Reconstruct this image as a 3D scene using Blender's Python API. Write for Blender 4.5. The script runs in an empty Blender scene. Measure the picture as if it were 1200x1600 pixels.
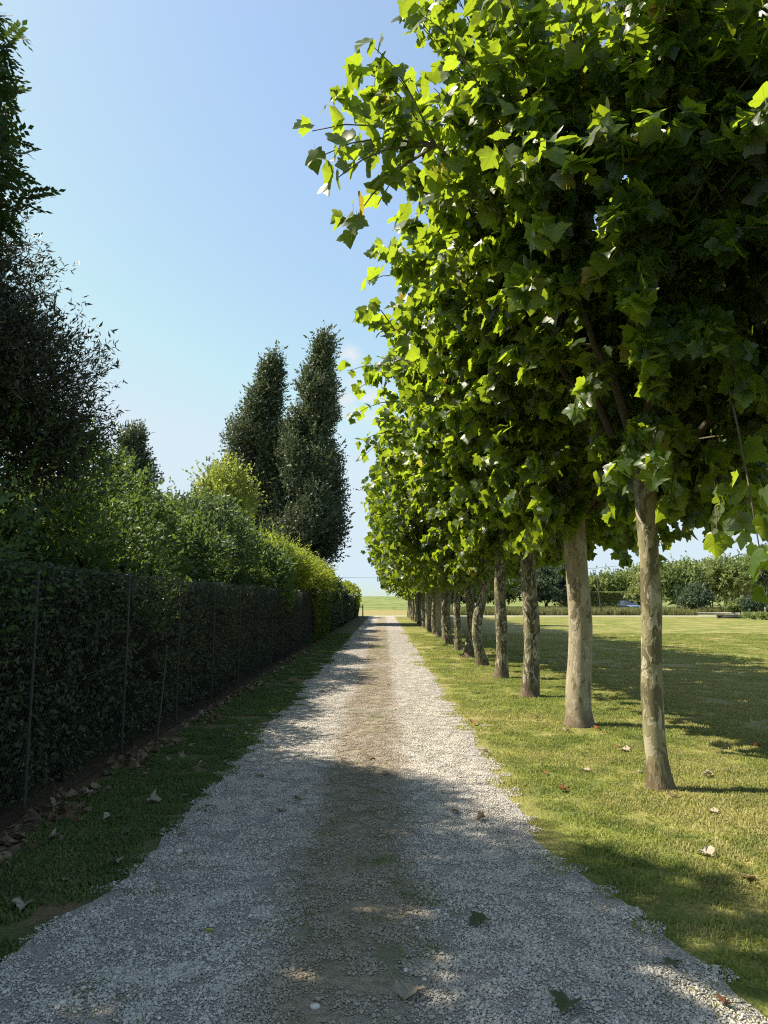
import bpy, math, random
import numpy as np
from mathutils import Vector, Matrix
from mathutils.bvhtree import BVHTree

random.seed(7)
R = np.random.default_rng(11)
SC = bpy.context.scene
COL = SC.collection
rad = math.radians

# ------------------------------------------------------------------ camera
CAM_H, PITCH, FPX = 1.6, rad(6.8), 1155.0
cam = bpy.data.cameras.new('camera')
cam.sensor_fit = 'VERTICAL'
cam.sensor_height = 36.0
cam.lens = 26.0
cam.clip_start, cam.clip_end = 0.05, 8000
camo = bpy.data.objects.new('camera', cam)
camo.location = (0, 0, CAM_H)
camo.rotation_euler = (rad(90) + PITCH, 0, 0)
COL.objects.link(camo)
SC.camera = camo


def at(px, py, Y):
    """photo pixel (1200 x 1600) -> world point at distance Y"""
    cx, cy = (px - 600) / FPX, (800 - py) / FPX
    dy = math.cos(PITCH) - cy * math.sin(PITCH)
    dz = math.sin(PITCH) + cy * math.cos(PITCH)
    t = Y / dy
    return (cx * t, Y, CAM_H + dz * t)


def gpt(px, py):
    """photo pixel -> point on the ground"""
    cx, cy = (px - 600) / FPX, (800 - py) / FPX
    dy = math.cos(PITCH) - cy * math.sin(PITCH)
    dz = math.sin(PITCH) + cy * math.cos(PITCH)
    t = -CAM_H / dz
    return (cx * t, dy * t)


# ------------------------------------------------------------------ world, sun, exposure
SUN_EL, SUN_AZ = rad(50), rad(-78)          # azimuth measured from +Y towards +X
world = bpy.data.worlds.new('World')
SC.world = world
world.use_nodes = True
wn, wl = world.node_tree.nodes, world.node_tree.links
wn.clear()
out = wn.new('ShaderNodeOutputWorld')
bg = wn.new('ShaderNodeBackground')
sky = wn.new('ShaderNodeTexSky')
sky.sky_type = 'NISHITA'
sky.sun_disc = False
sky.sun_elevation = SUN_EL
sky.sun_rotation = SUN_AZ % (2 * math.pi)
sky.altitude = 50
sky.air_density = 1.0
sky.dust_density = 0.9
sky.ozone_density = 1.0
bg.inputs['Strength'].default_value = 0.118
# a few wisps of cloud low over the end of the drive
wt = wn.new('ShaderNodeTexCoord')
wnz = wn.new('ShaderNodeTexNoise')
wnz.inputs['Scale'].default_value = 26.0
wnz.inputs['Detail'].default_value = 6.0
wmp = wn.new('ShaderNodeMapping')
wmp.inputs['Scale'].default_value = (0.8, 0.8, 1.9)
wl.new(wt.outputs['Generated'], wmp.inputs[0])
wl.new(wmp.outputs[0], wnz.inputs['Vector'])
mask = None
for (px, py, rr) in ((562, 635, 0.062), (547, 557, 0.022)):
    d = Vector((0, 0, 0))
    p = at(px, py, 1.0)
    d = Vector((p[0], p[1], p[2] - CAM_H)).normalized()
    vd = wn.new('ShaderNodeVectorMath')
    vd.operation = 'DISTANCE'
    nrm = wn.new('ShaderNodeVectorMath')
    nrm.operation = 'NORMALIZE'
    wl.new(wt.outputs['Generated'], nrm.inputs[0])
    wl.new(nrm.outputs[0], vd.inputs[0])
    vd.inputs[1].default_value = d
    mr = wn.new('ShaderNodeMapRange')
    mr.interpolation_type = 'SMOOTHSTEP'
    mr.inputs['From Min'].default_value = 0.0
    mr.inputs['From Max'].default_value = rr
    mr.inputs['To Min'].default_value = 1.0
    mr.inputs['To Max'].default_value = 0.0
    wl.new(vd.outputs['Value'], mr.inputs['Value'])
    if mask is None:
        mask = mr.outputs[0]
    else:
        ad = wn.new('ShaderNodeMath')
        ad.operation = 'MAXIMUM'
        wl.new(mask, ad.inputs[0])
        wl.new(mr.outputs[0], ad.inputs[1])
        mask = ad.outputs[0]
cr = wn.new('ShaderNodeMapRange')
cr.interpolation_type = 'SMOOTHSTEP'
cr.inputs['From Min'].default_value = 0.36
cr.inputs['From Max'].default_value = 0.56
wl.new(wnz.outputs[0], cr.inputs['Value'])
mu = wn.new('ShaderNodeMath')
mu.operation = 'MULTIPLY'
wl.new(mask, mu.inputs[0])
wl.new(cr.outputs[0], mu.inputs[1])
cm = wn.new('ShaderNodeMix')
cm.data_type = 'RGBA'
wl.new(mu.outputs[0], cm.inputs['Factor'])
# summer haze: the whole sky a little paler, its glare held back
hz1 = wn.new('ShaderNodeMix')
hz1.data_type = 'RGBA'
hz1.blend_type = 'MULTIPLY'
hz1.inputs['Factor'].default_value = 1.0
wl.new(sky.outputs[0], hz1.inputs['A'])
hz1.inputs['B'].default_value = (0.98, 0.99, 0.93, 1)
hz2 = wn.new('ShaderNodeMix')
hz2.data_type = 'RGBA'
hz2.inputs['Factor'].default_value = 0.30
wl.new(hz1.outputs['Result'], hz2.inputs['A'])
hz2.inputs['B'].default_value = (1.6, 2.1, 2.7, 1)
hz3 = wn.new('ShaderNodeMix')
hz3.data_type = 'RGBA'
hz3.blend_type = 'DARKEN'
hz3.inputs['Factor'].default_value = 1.0
wl.new(hz2.outputs['Result'], hz3.inputs['A'])
hz3.inputs['B'].default_value = (2.5, 3.0, 3.35, 1)
wl.new(hz3.outputs['Result'], cm.inputs['A'])
cm.inputs['B'].default_value = (3.0, 3.1, 3.2, 1)
wl.new(cm.outputs['Result'], bg.inputs['Color'])
wl.new(bg.outputs[0], out.inputs[0])

sun = bpy.data.lights.new('sun', 'SUN')
sun.energy = 4.7
sun.angle = rad(0.53)
sun.color = (1.0, 0.90, 0.74)
suno = bpy.data.objects.new('sun', sun)
sdir = Vector((math.sin(SUN_AZ) * math.cos(SUN_EL), math.cos(SUN_AZ) * math.cos(SUN_EL), math.sin(SUN_EL)))
suno.rotation_euler = sdir.to_track_quat('Z', 'Y').to_euler()
suno.location = (-30, 10, 40)
COL.objects.link(suno)

vs = SC.view_settings
vs.view_transform = 'Standard'
vs.look = 'None'
vs.exposure = 1.24
vs.gamma = 1.0
vs.use_curve_mapping = False
SC.render.film_transparent = False
SC.cycles.max_bounces = 8
SC.cycles.diffuse_bounces = 4
SC.cycles.glossy_bounces = 2
SC.cycles.transmission_bounces = 5
SC.cycles.transparent_max_bounces = 8
SC.cycles.use_denoising = False
SC.cycles.use_adaptive_sampling = False
SC.cycles.filter_width = 1.15
SC.cycles.sample_clamp_indirect = 6.0

# ------------------------------------------------------------------ node helpers


class NT:
    def __init__(s, name):
        s.m = bpy.data.materials.new(name)
        s.m.use_nodes = True
        s.t = s.m.node_tree
        s.t.nodes.clear()
        s.out = s.n('OutputMaterial')

    def n(s, typ, **kw):
        x = s.t.nodes.new('ShaderNode' + typ)
        for k, v in kw.items():
            setattr(x, k, v)
        return x

    def set(s, sock, v):
        if isinstance(v, bpy.types.NodeSocket):
            s.t.links.new(v, sock)
        elif isinstance(v, (tuple, list)) and len(v) == 3 and sock.type == 'RGBA':
            sock.default_value = (*v, 1)
        else:
            sock.default_value = v

    def math(s, op, a, b=0.0, c=None, clamp=False):
        x = s.n('Math', operation=op, use_clamp=clamp)
        s.set(x.inputs[0], a)
        s.set(x.inputs[1], b)
        if c is not None:
            s.set(x.inputs[2], c)
        return x.outputs[0]

    def mix(s, f, a, b, blend='MIX'):
        x = s.n('Mix', data_type='RGBA', blend_type=blend)
        s.set(x.inputs['Factor'], f)
        s.set(x.inputs['A'], a)
        s.set(x.inputs['B'], b)
        return x.outputs['Result']

    def step(s, v, lo, hi, a=0.0, b=1.0):
        x = s.n('MapRange', interpolation_type='SMOOTHSTEP')
        s.set(x.inputs['Value'], v)
        x.inputs['From Min'].default_value = lo
        x.inputs['From Max'].default_value = hi
        x.inputs['To Min'].default_value = a
        x.inputs['To Max'].default_value = b
        return x.outputs[0]

    def pos(s):
        return s.n('NewGeometry').outputs['Position']

    def obj(s):
        return s.n('TexCoord').outputs['Object']

    def mapv(s, v, scale=(1, 1, 1), loc=(0, 0, 0)):
        x = s.n('Mapping')
        s.set(x.inputs[0], v)
        x.inputs['Scale'].default_value = scale
        x.inputs['Location'].default_value = loc
        return x.outputs[0]

    def noise(s, v, scale, detail=4.0, rough=0.55, dist=0.0):
        x = s.n('TexNoise')
        s.set(x.inputs['Vector'], v)
        x.inputs['Scale'].default_value = scale
        x.inputs['Detail'].default_value = detail
        x.inputs['Roughness'].default_value = rough
        x.inputs['Distortion'].default_value = dist
        return x.outputs[0]

    def voro(s, v, scale, feature='F1', rnd=1.0):
        x = s.n('TexVoronoi', feature=feature)
        s.set(x.inputs['Vector'], v)
        x.inputs['Scale'].default_value = scale
        x.inputs['Randomness'].default_value = rnd
        return x

    def rnd(s):
        a = s.n('NewGeometry').outputs['Random Per Island']
        b = s.n('ObjectInfo').outputs['Random']
        return s.math('FRACT', s.math('ADD', a, b))

    def bsdf(s, col, rough=0.8, spec=0.3, normal=None, **kw):
        x = s.n('BsdfPrincipled')
        s.set(x.inputs['Base Color'], col)
        s.set(x.inputs['Roughness'], rough)
        s.set(x.inputs['Specular IOR Level'], spec)
        if normal is not None:
            s.set(x.inputs['Normal'], normal)
        for k, v in kw.items():
            s.set(x.inputs[k], v)
        return x.outputs[0]

    def bump(s, h, strength=0.5, dist=0.02):
        x = s.n('Bump')
        s.set(x.inputs['Height'], h)
        x.inputs['Strength'].default_value = strength
        x.inputs['Distance'].default_value = dist
        return x.outputs[0]

    def ramp(s, f, stops):
        x = s.n('ValToRGB')
        e = x.color_ramp.elements
        while len(e) < len(stops):
            e.new(0.5)
        for el, (p, c) in zip(e, stops):
            el.position = p
            el.color = (*c, 1)
        s.set(x.inputs[0], f)
        return x.outputs[0]

    def sep(s, v):
        x = s.n('SeparateXYZ')
        s.set(x.inputs[0], v)
        return x.outputs

    def done(s, sh):
        s.t.links.new(sh, s.out.inputs[0])
        return s.m


def leaf_mat(name, dark, light, trans, tmix=0.42, rough=0.42, spec=0.5, back=None, veins=False, clump=0.0, old=False):
    n = NT(name)
    r = n.rnd()
    col = n.mix(r, dark, light)
    tcol = n.mix(r, tuple(c * 0.6 for c in trans), trans)
    if veins and old:                       # a few leaves turn yellow or brown early
        od = n.step(n.math('FRACT', n.math('MULTIPLY', r, 37.0)), .982, .992)
        col = n.mix(od, col, (.20, .16, .03))
        tcol = n.mix(od, tcol, (.55, .42, .05))
    if clump:
        z = n.step(n.noise(n.pos(), clump, 2.0), 0.35, 0.65)
        col = n.mix(z, n.mix(0.45, col, dark), col)
        tcol = n.mix(z, n.mix(0.5, tcol, tuple(c * 0.6 for c in trans)), tcol)
    if veins:
        a = n.n('Attribute', attribute_name='leafco')
        o = n.sep(a.outputs['Vector'])
        x = n.math('ABSOLUTE', o[0])
        d2 = n.math('ABSOLUTE', n.math('SUBTRACT', n.math('MULTIPLY', x, math.cos(rad(52))), n.math('MULTIPLY', o[1], math.sin(rad(52)))))
        # distance to the side vein that starts a little above the base
        v = n.math('MINIMUM', n.math('MULTIPLY', x, 0.8), d2)
        ml = n.step(v, 0.006, 0.028, 1.0, 0.0)
        fr = n.math('ABSOLUTE', n.math('SUBTRACT', n.math('FRACT', n.math('MULTIPLY', n.math('SUBTRACT', o[1], n.math('MULTIPLY', x, 0.6)), 8.0)), 0.5))
        fine = n.step(fr, 0.0, 0.09, 0.35, 0.0)
        vm = n.math('MAXIMUM', ml, fine)
        col = n.mix(n.math('MULTIPLY', vm, 0.35), col, tuple(min(1, c * 2.2) for c in light))
        tcol = n.mix(n.math('MULTIPLY', vm, 0.5), tcol, tuple(c * 0.45 for c in trans))
    bf = n.n('NewGeometry').outputs['Backfacing']
    if back:
        col = n.mix(bf, col, back)
    p = n.bsdf(col, rough, spec)
    t = n.n('BsdfTranslucent')
    n.set(t.inputs['Color'], tcol)
    m = n.n('MixShader')
    m.inputs[0].default_value = tmix
    n.t.links.new(p, m.inputs[1])
    n.t.links.new(t.outputs[0], m.inputs[2])
    return n.done(m.outputs[0])


def simple_mat(name, col, rough=0.7, spec=0.3, var=0.25, scale=8.0, metal=0.0):
    n = NT(name)
    z = n.noise(n.obj(), scale, 5.0)
    c = n.mix(z, tuple(max(0, k * (1 - var)) for k in col), tuple(k * (1 + var) for k in col))
    return n.done(n.bsdf(c, rough, spec, n.bump(n.noise(n.obj(), scale * 6, 4.0), 0.25, 0.01), Metallic=metal))


# ------------------------------------------------------------------ mesh helpers
def make_mesh(name, V, F, mats=(), mi=None, smooth=False, attrs=None):
    """V (n,3), F list of arrays (each (k,3) or (k,4))"""
    V = np.asarray(V, dtype=np.float32)
    if not isinstance(F, (list, tuple)):
        F = [F]
    F = [np.asarray(f, dtype=np.int32) for f in F if len(f)]
    me = bpy.data.meshes.new(name)
    me.vertices.add(len(V))
    me.vertices.foreach_set('co', V.ravel())
    if F:
        loops = np.concatenate([f.ravel() for f in F])
        tot = np.concatenate([np.full(len(f), f.shape[1], np.int32) for f in F])
        start = np.concatenate([[0], np.cumsum(tot)[:-1]]).astype(np.int32)
        me.loops.add(len(loops))
        me.loops.foreach_set('vertex_index', loops)
        me.polygons.add(len(tot))
        me.polygons.foreach_set('loop_start', start)
        me.polygons.foreach_set('loop_total', tot)
        if mi is not None:
            me.polygons.foreach_set('material_index', np.asarray(mi, np.int32))
        if smooth:
            me.polygons.foreach_set('use_smooth', np.ones(len(tot), bool))
    for m in mats:
        me.materials.append(m)
    me.update(calc_edges=True)
    if attrs:
        for k, (typ, arr) in attrs.items():
            a = me.attributes.new(k, typ, 'POINT')
            a.data.foreach_set('vector' if typ == 'FLOAT_VECTOR' else 'value', np.asarray(arr).ravel())
    return me


def link(name, data, parent=None, loc=None, rot=None, scale=None, **props):
    o = bpy.data.objects.new(name, data)
    COL.objects.link(o)
    if parent is not None:
        o.parent = parent
    if loc is not None:
        o.location = loc
    if rot is not None:
        o.rotation_euler = rot
    if scale is not None:
        o.scale = scale
    for k, v in props.items():
        if v:
            o[k] = v
    return o


def thing(name, label, cat, loc=(0, 0, 0), group=None, rot=None):
    o = link(name, None, None, loc, rot, label=label, category=cat, group=group)
    o.empty_display_size = 0.2
    return o


class MB:
    """collects pieces into one mesh"""

    def __init__(s):
        s.V, s.T, s.Q, s.n = [], [], [], 0

    def add(s, V, T=None, Q=None):
        V = np.asarray(V, float)
        if T is not None and len(T):
            s.T.append(np.asarray(T, int) + s.n)
        if Q is not None and len(Q):
            s.Q.append(np.asarray(Q, int) + s.n)
        s.V.append(V)
        s.n += len(V)
        return s

    def box(s, c, d, rot=0.0):
        x, y, z = d[0] / 2, d[1] / 2, d[2] / 2
        V = np.array([(-x, -y, -z), (x, -y, -z), (x, y, -z), (-x, y, -z), (-x, -y, z), (x, -y, z), (x, y, z), (-x, y, z)])
        if rot:
            ca, sa = math.cos(rot), math.sin(rot)
            V = V @ np.array([[ca, sa, 0], [-sa, ca, 0], [0, 0, 1]])
        Q = [(0, 3, 2, 1), (4, 5, 6, 7), (0, 1, 5, 4), (1, 2, 6, 5), (2, 3, 7, 6), (3, 0, 4, 7)]
        return s.add(V + np.array(c), None, Q)

    def tube(s, pts, radii, sides=6, cap=True, lump=0.0, seed=0):
        pts = np.asarray(pts, float)
        k = len(pts)
        radii = np.broadcast_to(np.asarray(radii, float), (k,))
        tg = np.gradient(pts, axis=0)
        tg /= np.linalg.norm(tg, axis=1)[:, None] + 1e-9
        up = np.array([0, 0, 1.0]) if abs(tg[0][2]) < 0.9 else np.array([1.0, 0, 0])
        u = up - tg * (tg @ up)[:, None]
        u /= np.linalg.norm(u, axis=1)[:, None] + 1e-9
        w = np.cross(tg, u)
        a = np.arange(sides) * 2 * math.pi / sides
        rr = radii[:, None] * np.ones((1, sides))
        if lump:
            g = np.random.default_rng(seed)
            ph = g.uniform(0, 6.28, 6)
            zz = np.linspace(0, 1, k)[:, None]
            rr = rr * (1 + lump * (np.sin(2 * a[None] + ph[0] + 5 * zz) + .7 * np.sin(3 * a[None] + ph[1] - 9 * zz) + .6 * np.sin(a[None] + ph[2] + 17 * zz) + .4 * np.sin(5 * a[None] + ph[3] + 31 * zz)))
        V = pts[:, None] + rr[:, :, None] * (np.cos(a)[None, :, None] * u[:, None] + np.sin(a)[None, :, None] * w[:, None])
        V = V.reshape(-1, 3)
        Q = []
        for i in range(k - 1):
            for j in range(sides):
                j2 = (j + 1) % sides
                Q.append((i * sides + j, i * sides + j2, (i + 1) * sides + j2, (i + 1) * sides + j))
        T = []
        if cap:
            V = np.vstack([V, pts[-1] + tg[-1] * radii[-1] * .4])
            e = len(V) - 1
            T = [((k - 1) * sides + j, (k - 1) * sides + (j + 1) % sides, e) for j in range(sides)]
        return s.add(V, T, Q)

    def mesh(s, name, mats, smooth=False):
        F = []
        if s.T:
            F.append(np.vstack(s.T))
        if s.Q:
            F.append(np.vstack(s.Q))
        return make_mesh(name, np.vstack(s.V), F, mats, smooth=smooth)


def unit(a):
    return a / (np.linalg.norm(a, axis=-1, keepdims=True) + 1e-9)


def frames(d, n):
    """leaf frames: y axis = d (base to tip), z axis ~ n -> (k,3,3) with columns x,y,z"""
    y = unit(d)
    x = unit(np.cross(y, n))
    z = np.cross(x, y)
    return np.stack([x, y, z], axis=2)


def stamp(tpls, pick, P, M, S):
    """merge copies of templates: tpls list of (V,T); returns V, T, leafco"""
    VV, TT, LC, n = [], [], [], 0
    for k, (V, T) in enumerate(tpls):
        i = np.nonzero(pick == k)[0]
        if not len(i):
            continue
        W = np.einsum('kij,vj->kvi', M[i], V) * S[i][:, None, None] + P[i][:, None]
        TT.append((T[None] + (np.arange(len(i)) * len(V))[:, None, None] + n).reshape(-1, 3))
        VV.append(W.reshape(-1, 3))
        LC.append(np.tile(V, (len(i), 1)))
        n += len(i) * len(V)
    return np.vstack(VV), np.vstack(TT), np.vstack(LC)


# ------------------------------------------------------------------ leaf templates (base at origin, tip along +y, face along +z)
def plane_leaf(fold, droop, curl, seed, full=True):
    # full: every tooth of the outline; otherwise only the lobes
    g = np.random.default_rng(seed)
    if full:
        h = [(.06, -.04), (.24, -.11), (.43, -.05), (.42, .10), (.53, .16), (.60, .30), (.69, .49), (.53, .52), (.42, .50), (.40, .64), (.27, .70), (.19, .80)]
    else:
        h = [(.24, -.11), (.44, -.04), (.46, .14), (.68, .48), (.42, .52), (.30, .70)]
    h = np.array(h)
    rt = h * (1 + g.normal(0, .05, h.shape))
    lf = h * (1 + g.normal(0, .05, h.shape)) * np.array([-1, 1])
    V2 = np.vstack([[(0, .36)], [(0, 0)], rt, [(0, 1.0)], lf[::-1]])
    x, y = V2[:, 0], V2[:, 1]
    z = fold * np.abs(x) - droop * (y - .2) ** 2 * np.sign(y - .2) - curl * (x * x + .3 * (y - .4) ** 2) + g.normal(0, .018, len(x)) * (np.abs(x) > .01)
    V = np.column_stack([x, y, z])
    n = len(V)
    T = [(0, i, i + 1) for i in range(1, n - 1)] + [(0, n - 1, 1)]
    if full:                                   # the stalk
        k = len(V)
        V = np.vstack([V, [(-.012, .0, 0), (.012, .0, 0), (.006, -.42, .06)]])
        T.append((k, k + 2, k + 1))
    return V, np.array(T)


def oval_leaf(w=.5, fold=.25, droop=.2):
    V = np.array([(0, 0, 0), (w / 2, .4, fold * w / 2), (0, .45, 0), (-w / 2, .4, fold * w / 2), (0, 1, -droop)], float)
    return V, np.array([(0, 1, 2), (1, 4, 2), (0, 2, 3), (2, 4, 3)])


def quad_leaf(w=.5, fold=.2):
    V = np.array([(0, 0, 0), (w / 2, .45, fold * w), (0, 1, -.08), (-w / 2, .45, fold * w)], float)
    return V, np.array([(0, 1, 2), (0, 2, 3)])


def pinnate_leaf(pairs=6, w=.15, ln=.27):
    V, T = [], []

    def lf(b, ang, k):
        ca, sa = math.cos(ang), math.sin(ang)
        n = len(V)
        for (x, y) in ((0, 0), (w / 2, ln * .5), (0, ln), (-w / 2, ln * .5)):
            V.append((b[0] + x * ca + y * sa, b[1] - x * sa + y * ca, b[2] - .03 * (y / ln) + .02 * math.sin(k * 2.1)))
        T.append((n, n + 1, n + 2))
        T.append((n, n + 2, n + 3))

    for i in range(pairs):
        y = .12 + .8 * i / pairs
        for s in (-1, 1):
            lf((0, y, -.25 * y * y), s * rad(70 - 5 * i), i + s)
    lf((0, .95, -.22), 0, 0)
    n = len(V)
    V += [(-.008, 0, 0), (.008, 0, 0), (0, 1, -.24)]
    T.append((n, n + 1, n + 2))
    return np.array(V), np.array(T)


PLANE = [plane_leaf(f, d, c, i) for i, (f, d, c) in enumerate([(.2, .2, .1), (-.15, .3, .25), (.4, .25, 0), (.1, .45, .35), (.3, .1, -.3), (-.25, .35, .1), (.65, .3, .15), (.05, .12, .15)])]
PLANE_LO = [plane_leaf(f, d, c, 20 + i, False) for i, (f, d, c) in enumerate([(.25, .3, .1), (-.2, .4, .3), (.5, .2, 0), (.1, .5, .4)])]


# ------------------------------------------------------------------ "stuff" scattered by geometry nodes: one object carries its own source pieces and points
def scatter_group():
    g = bpy.data.node_groups.new('scatter', 'GeometryNodeTree')
    g.interface.new_socket('Geometry', in_out='INPUT', socket_type='NodeSocketGeometry')
    g.interface.new_socket('Geometry', in_out='OUTPUT', socket_type='NodeSocketGeometry')
    N, L = g.nodes, g.links
    i, o = N.new('NodeGroupInput'), N.new('NodeGroupOutput')

    def attr(nm, typ):
        a = N.new('GeometryNodeInputNamedAttribute')
        a.data_type = typ
        a.inputs['Name'].default_value = nm
        return a.outputs['Attribute']

    src = attr('src', 'INT')
    cmp_ = N.new('FunctionNodeCompare')
    cmp_.data_type = 'INT'
    cmp_.operation = 'GREATER_EQUAL'
    L.new(src, cmp_.inputs[2])
    cmp_.inputs[3].default_value = 0
    sp = N.new('GeometryNodeSeparateGeometry')
    sp.domain = 'POINT'
    L.new(i.outputs[0], sp.inputs[0])
    L.new(cmp_.outputs[0], sp.inputs['Selection'])
    si = N.new('GeometryNodeSplitToInstances')
    si.domain = 'POINT'
    L.new(sp.outputs[0], si.inputs[0])
    L.new(src, si.inputs['Group ID'])
    ip = N.new('GeometryNodeInstanceOnPoints')
    L.new(sp.outputs[1], ip.inputs['Points'])
    L.new(si.outputs[0], ip.inputs['Instance'])
    ip.inputs['Pick Instance'].default_value = True
    L.new(attr('pick', 'INT'), ip.inputs['Instance Index'])
    er = N.new('FunctionNodeEulerToRotation')
    L.new(attr('rot', 'FLOAT_VECTOR'), er.inputs[0])
    L.new(er.outputs[0], ip.inputs['Rotation'])
    L.new(attr('scl', 'FLOAT_VECTOR'), ip.inputs['Scale'])
    L.new(ip.outputs[0], o.inputs[0])
    return g


SCATTER = scatter_group()


def scatter(name, sources, P, rot, scl, pick, mats, parent=None, **props):
    """sources: list of (V, T, material index array or None)"""
    V, T, src, mi, n = [], [], [], [], 0
    for k, (v, t, m) in enumerate(sources):
        V.append(v)
        T.append(np.asarray(t) + n)
        src.append(np.full(len(v), k))
        mi.append(np.zeros(len(t), int) if m is None else m)
        n += len(v)
    k = len(P)
    V.append(P)
    z3 = np.zeros((n, 3))
    scl = np.asarray(scl, float)
    if scl.ndim == 1:
        scl = np.repeat(scl[:, None], 3, 1)
    me = make_mesh(name, np.vstack(V), np.vstack(T), mats, np.concatenate(mi), attrs={
        'src': ('INT', np.concatenate(src + [np.full(k, -1)]).astype(np.int32)),
        'pick': ('INT', np.concatenate([np.zeros(n), pick]).astype(np.int32)),
        'rot': ('FLOAT_VECTOR', np.vstack([z3, rot]).astype(np.float32)),
        'scl': ('FLOAT_VECTOR', np.vstack([z3 + 1, scl]).astype(np.float32))})
    o = link(name, me, parent, kind='stuff', **props)
    md = o.modifiers.new('scatter', 'NODES')
    md.node_group = SCATTER
    return o


# smooth 2D noise in numpy
_G = np.random.default_rng(3).uniform(0, 1, (256, 256))


def vnoise(x, y):
    xi, yi = np.floor(x).astype(int), np.floor(y).astype(int)
    fx, fy = x - xi, y - yi
    fx, fy = fx * fx * (3 - 2 * fx), fy * fy * (3 - 2 * fy)
    a, b = _G[xi % 256, yi % 256], _G[(xi + 1) % 256, yi % 256]
    c, d = _G[xi % 256, (yi + 1) % 256], _G[(xi + 1) % 256, (yi + 1) % 256]
    return (a * (1 - fx) + b * fx) * (1 - fy) + (c * (1 - fx) + d * fx) * fy


def fbm(x, y, o=4):
    s, a, t = 0, .5, 0
    for k in range(o):
        s = s + a * vnoise(x * 2 ** k + 17.3 * k, y * 2 ** k + 5.1 * k)
        t += a
        a *= .5
    return s / t


def sstep(v, a, b):
    t = np.clip((v - a) / (b - a), 0, 1)
    return t * t * (3 - 2 * t)


# outline of the drive
def XL(y):
    y = np.asarray(y, float)
    return -1.46 + .16 * (fbm(y * .55, y * 0 + 3.2) - .5) + .14 * (fbm(y * 3.1, y * 0 + 9.7) - .5) - .28 * sstep(y, 4.9, 3.3) + .05 * sstep(y, 25, 75)


def XR(y):
    y = np.asarray(y, float)
    return 1.03 + .16 * (fbm(y * .5, y * 0 + 31.2) - .5) + .16 * (fbm(y * 2.9, y * 0 + 19.7) - .5) + .45 * sstep(y, 5.4, 2.6)


ROAD_Y0, ROAD_Y1 = 73.5, 77.0


def ground_z(x, y):
    return 3.3 * sstep(y, 95, 330) * np.ones_like(x)


# ------------------------------------------------------------------ ground materials
def mat_ground():
    n = NT('field_ground')
    p = n.pos()
    o = n.sep(p)
    z1 = n.noise(p, .35, 5.0)
    g = n.mix(z1, (.085, .12, .03), (.17, .20, .055))
    g = n.mix(n.step(n.noise(n.mapv(p, (.04, .10, 1)), 1.6, 6.0, .7), .42, .60), g, (.21, .24, .09))
    g = n.mix(n.step(n.noise(n.mapv(p, (.3, .12, 1)), 1.0, 5.0, .7), .5, .62, 0.0, .7), g, (.06, .10, .03))
    dry = n.mix(n.noise(n.mapv(p, (.05, .5, 1)), 1.0, 4.0), (.30, .23, .11), (.20, .20, .07))
    band = n.math('MULTIPLY', n.step(o[1], 78, 82), n.step(n.math('ADD', o[1], n.math('MULTIPLY', n.noise(p, .12, 3.0), 16)), 118, 132, 1.0, 0.0))
    lft = n.step(o[0], 6, 16, 1.0, 0.0)
    c = n.mix(n.math('MULTIPLY', band, lft), g, dry)
    return n.done(n.bsdf(c, .95, .1, n.bump(n.noise(p, 9.0, 6.0), .8, .15)))


def lawn_color(n, p, dark=(.09, .125, .025), lite=(.26, .28, .065), dry=(.40, .34, .14), verge=False):
    a = n.noise(p, .55, 4.0)
    b = n.noise(n.mapv(p, (1, 1, 1), (5, 3, 0)), 2.6, 5.0)
    c = n.mix(n.step(b, .3, .7), dark, lite)
    d = n.step(n.math('ADD', n.math('MULTIPLY', a, .7), n.math('MULTIPLY', n.noise(n.mapv(p, (1, 1, 1), (9, 1, 0)), 7.0, 4.0), .35)), .47, .65)
    o = n.sep(p)
    # the turf wears thin beside the gravel and under the crowns
    e = n.step(n.math('ADD', o[0], n.math('MULTIPLY', b, .5)), 1.15, 1.6, .7, 0.0)
    u = n.math('MULTIPLY', n.step(o[0], 3.4, 5.0), n.step(o[0], 7.5, 10.5, 1.0, 0.0))
    u = n.math('MULTIPLY', u, n.step(n.noise(n.mapv(p, (.5, .5, 1)), 1.1, 4.0), .25, .5, 0.4, 1.0))
    f = n.math('MULTIPLY', d, .5) if verge else n.math('MAXIMUM', n.math('MULTIPLY', d, .8), n.math('MAXIMUM', e, u))
    return n.mix(f, c, dry), f


def mat_lawn():
    n = NT('lawn_turf')
    p = n.pos()
    c, f = lawn_color(n, p)
    fine = n.noise(p, 60.0, 4.0)
    c = n.mix(n.step(fine, .3, .7), n.mix(.55, c, (.03, .035, .012)), c)
    return n.done(n.bsdf(c, .95, .1, n.bump(n.noise(p, 45.0, 5.0), .9, .03)))


def mat_blade(name, dark, lite, dry, tr, verge=False):
    n = NT(name)
    p = n.pos()
    c, f = lawn_color(n, p, dark, lite, dry, verge)
    c = n.mix(n.math('MULTIPLY', n.rnd(), .5), c, n.mix(n.rnd(), (.20, .18, .05), (.05, .10, .02)))
    b = n.bsdf(c, .55, .3)
    t = n.n('BsdfTranslucent')
    n.set(t.inputs['Color'], n.mix(.5, c, tr))
    m = n.n('MixShader')
    m.inputs[0].default_value = .4
    n.t.links.new(b, m.inputs[1])
    n.t.links.new(t.outputs[0], m.inputs[2])
    return n.done(m.outputs[0])


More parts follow.
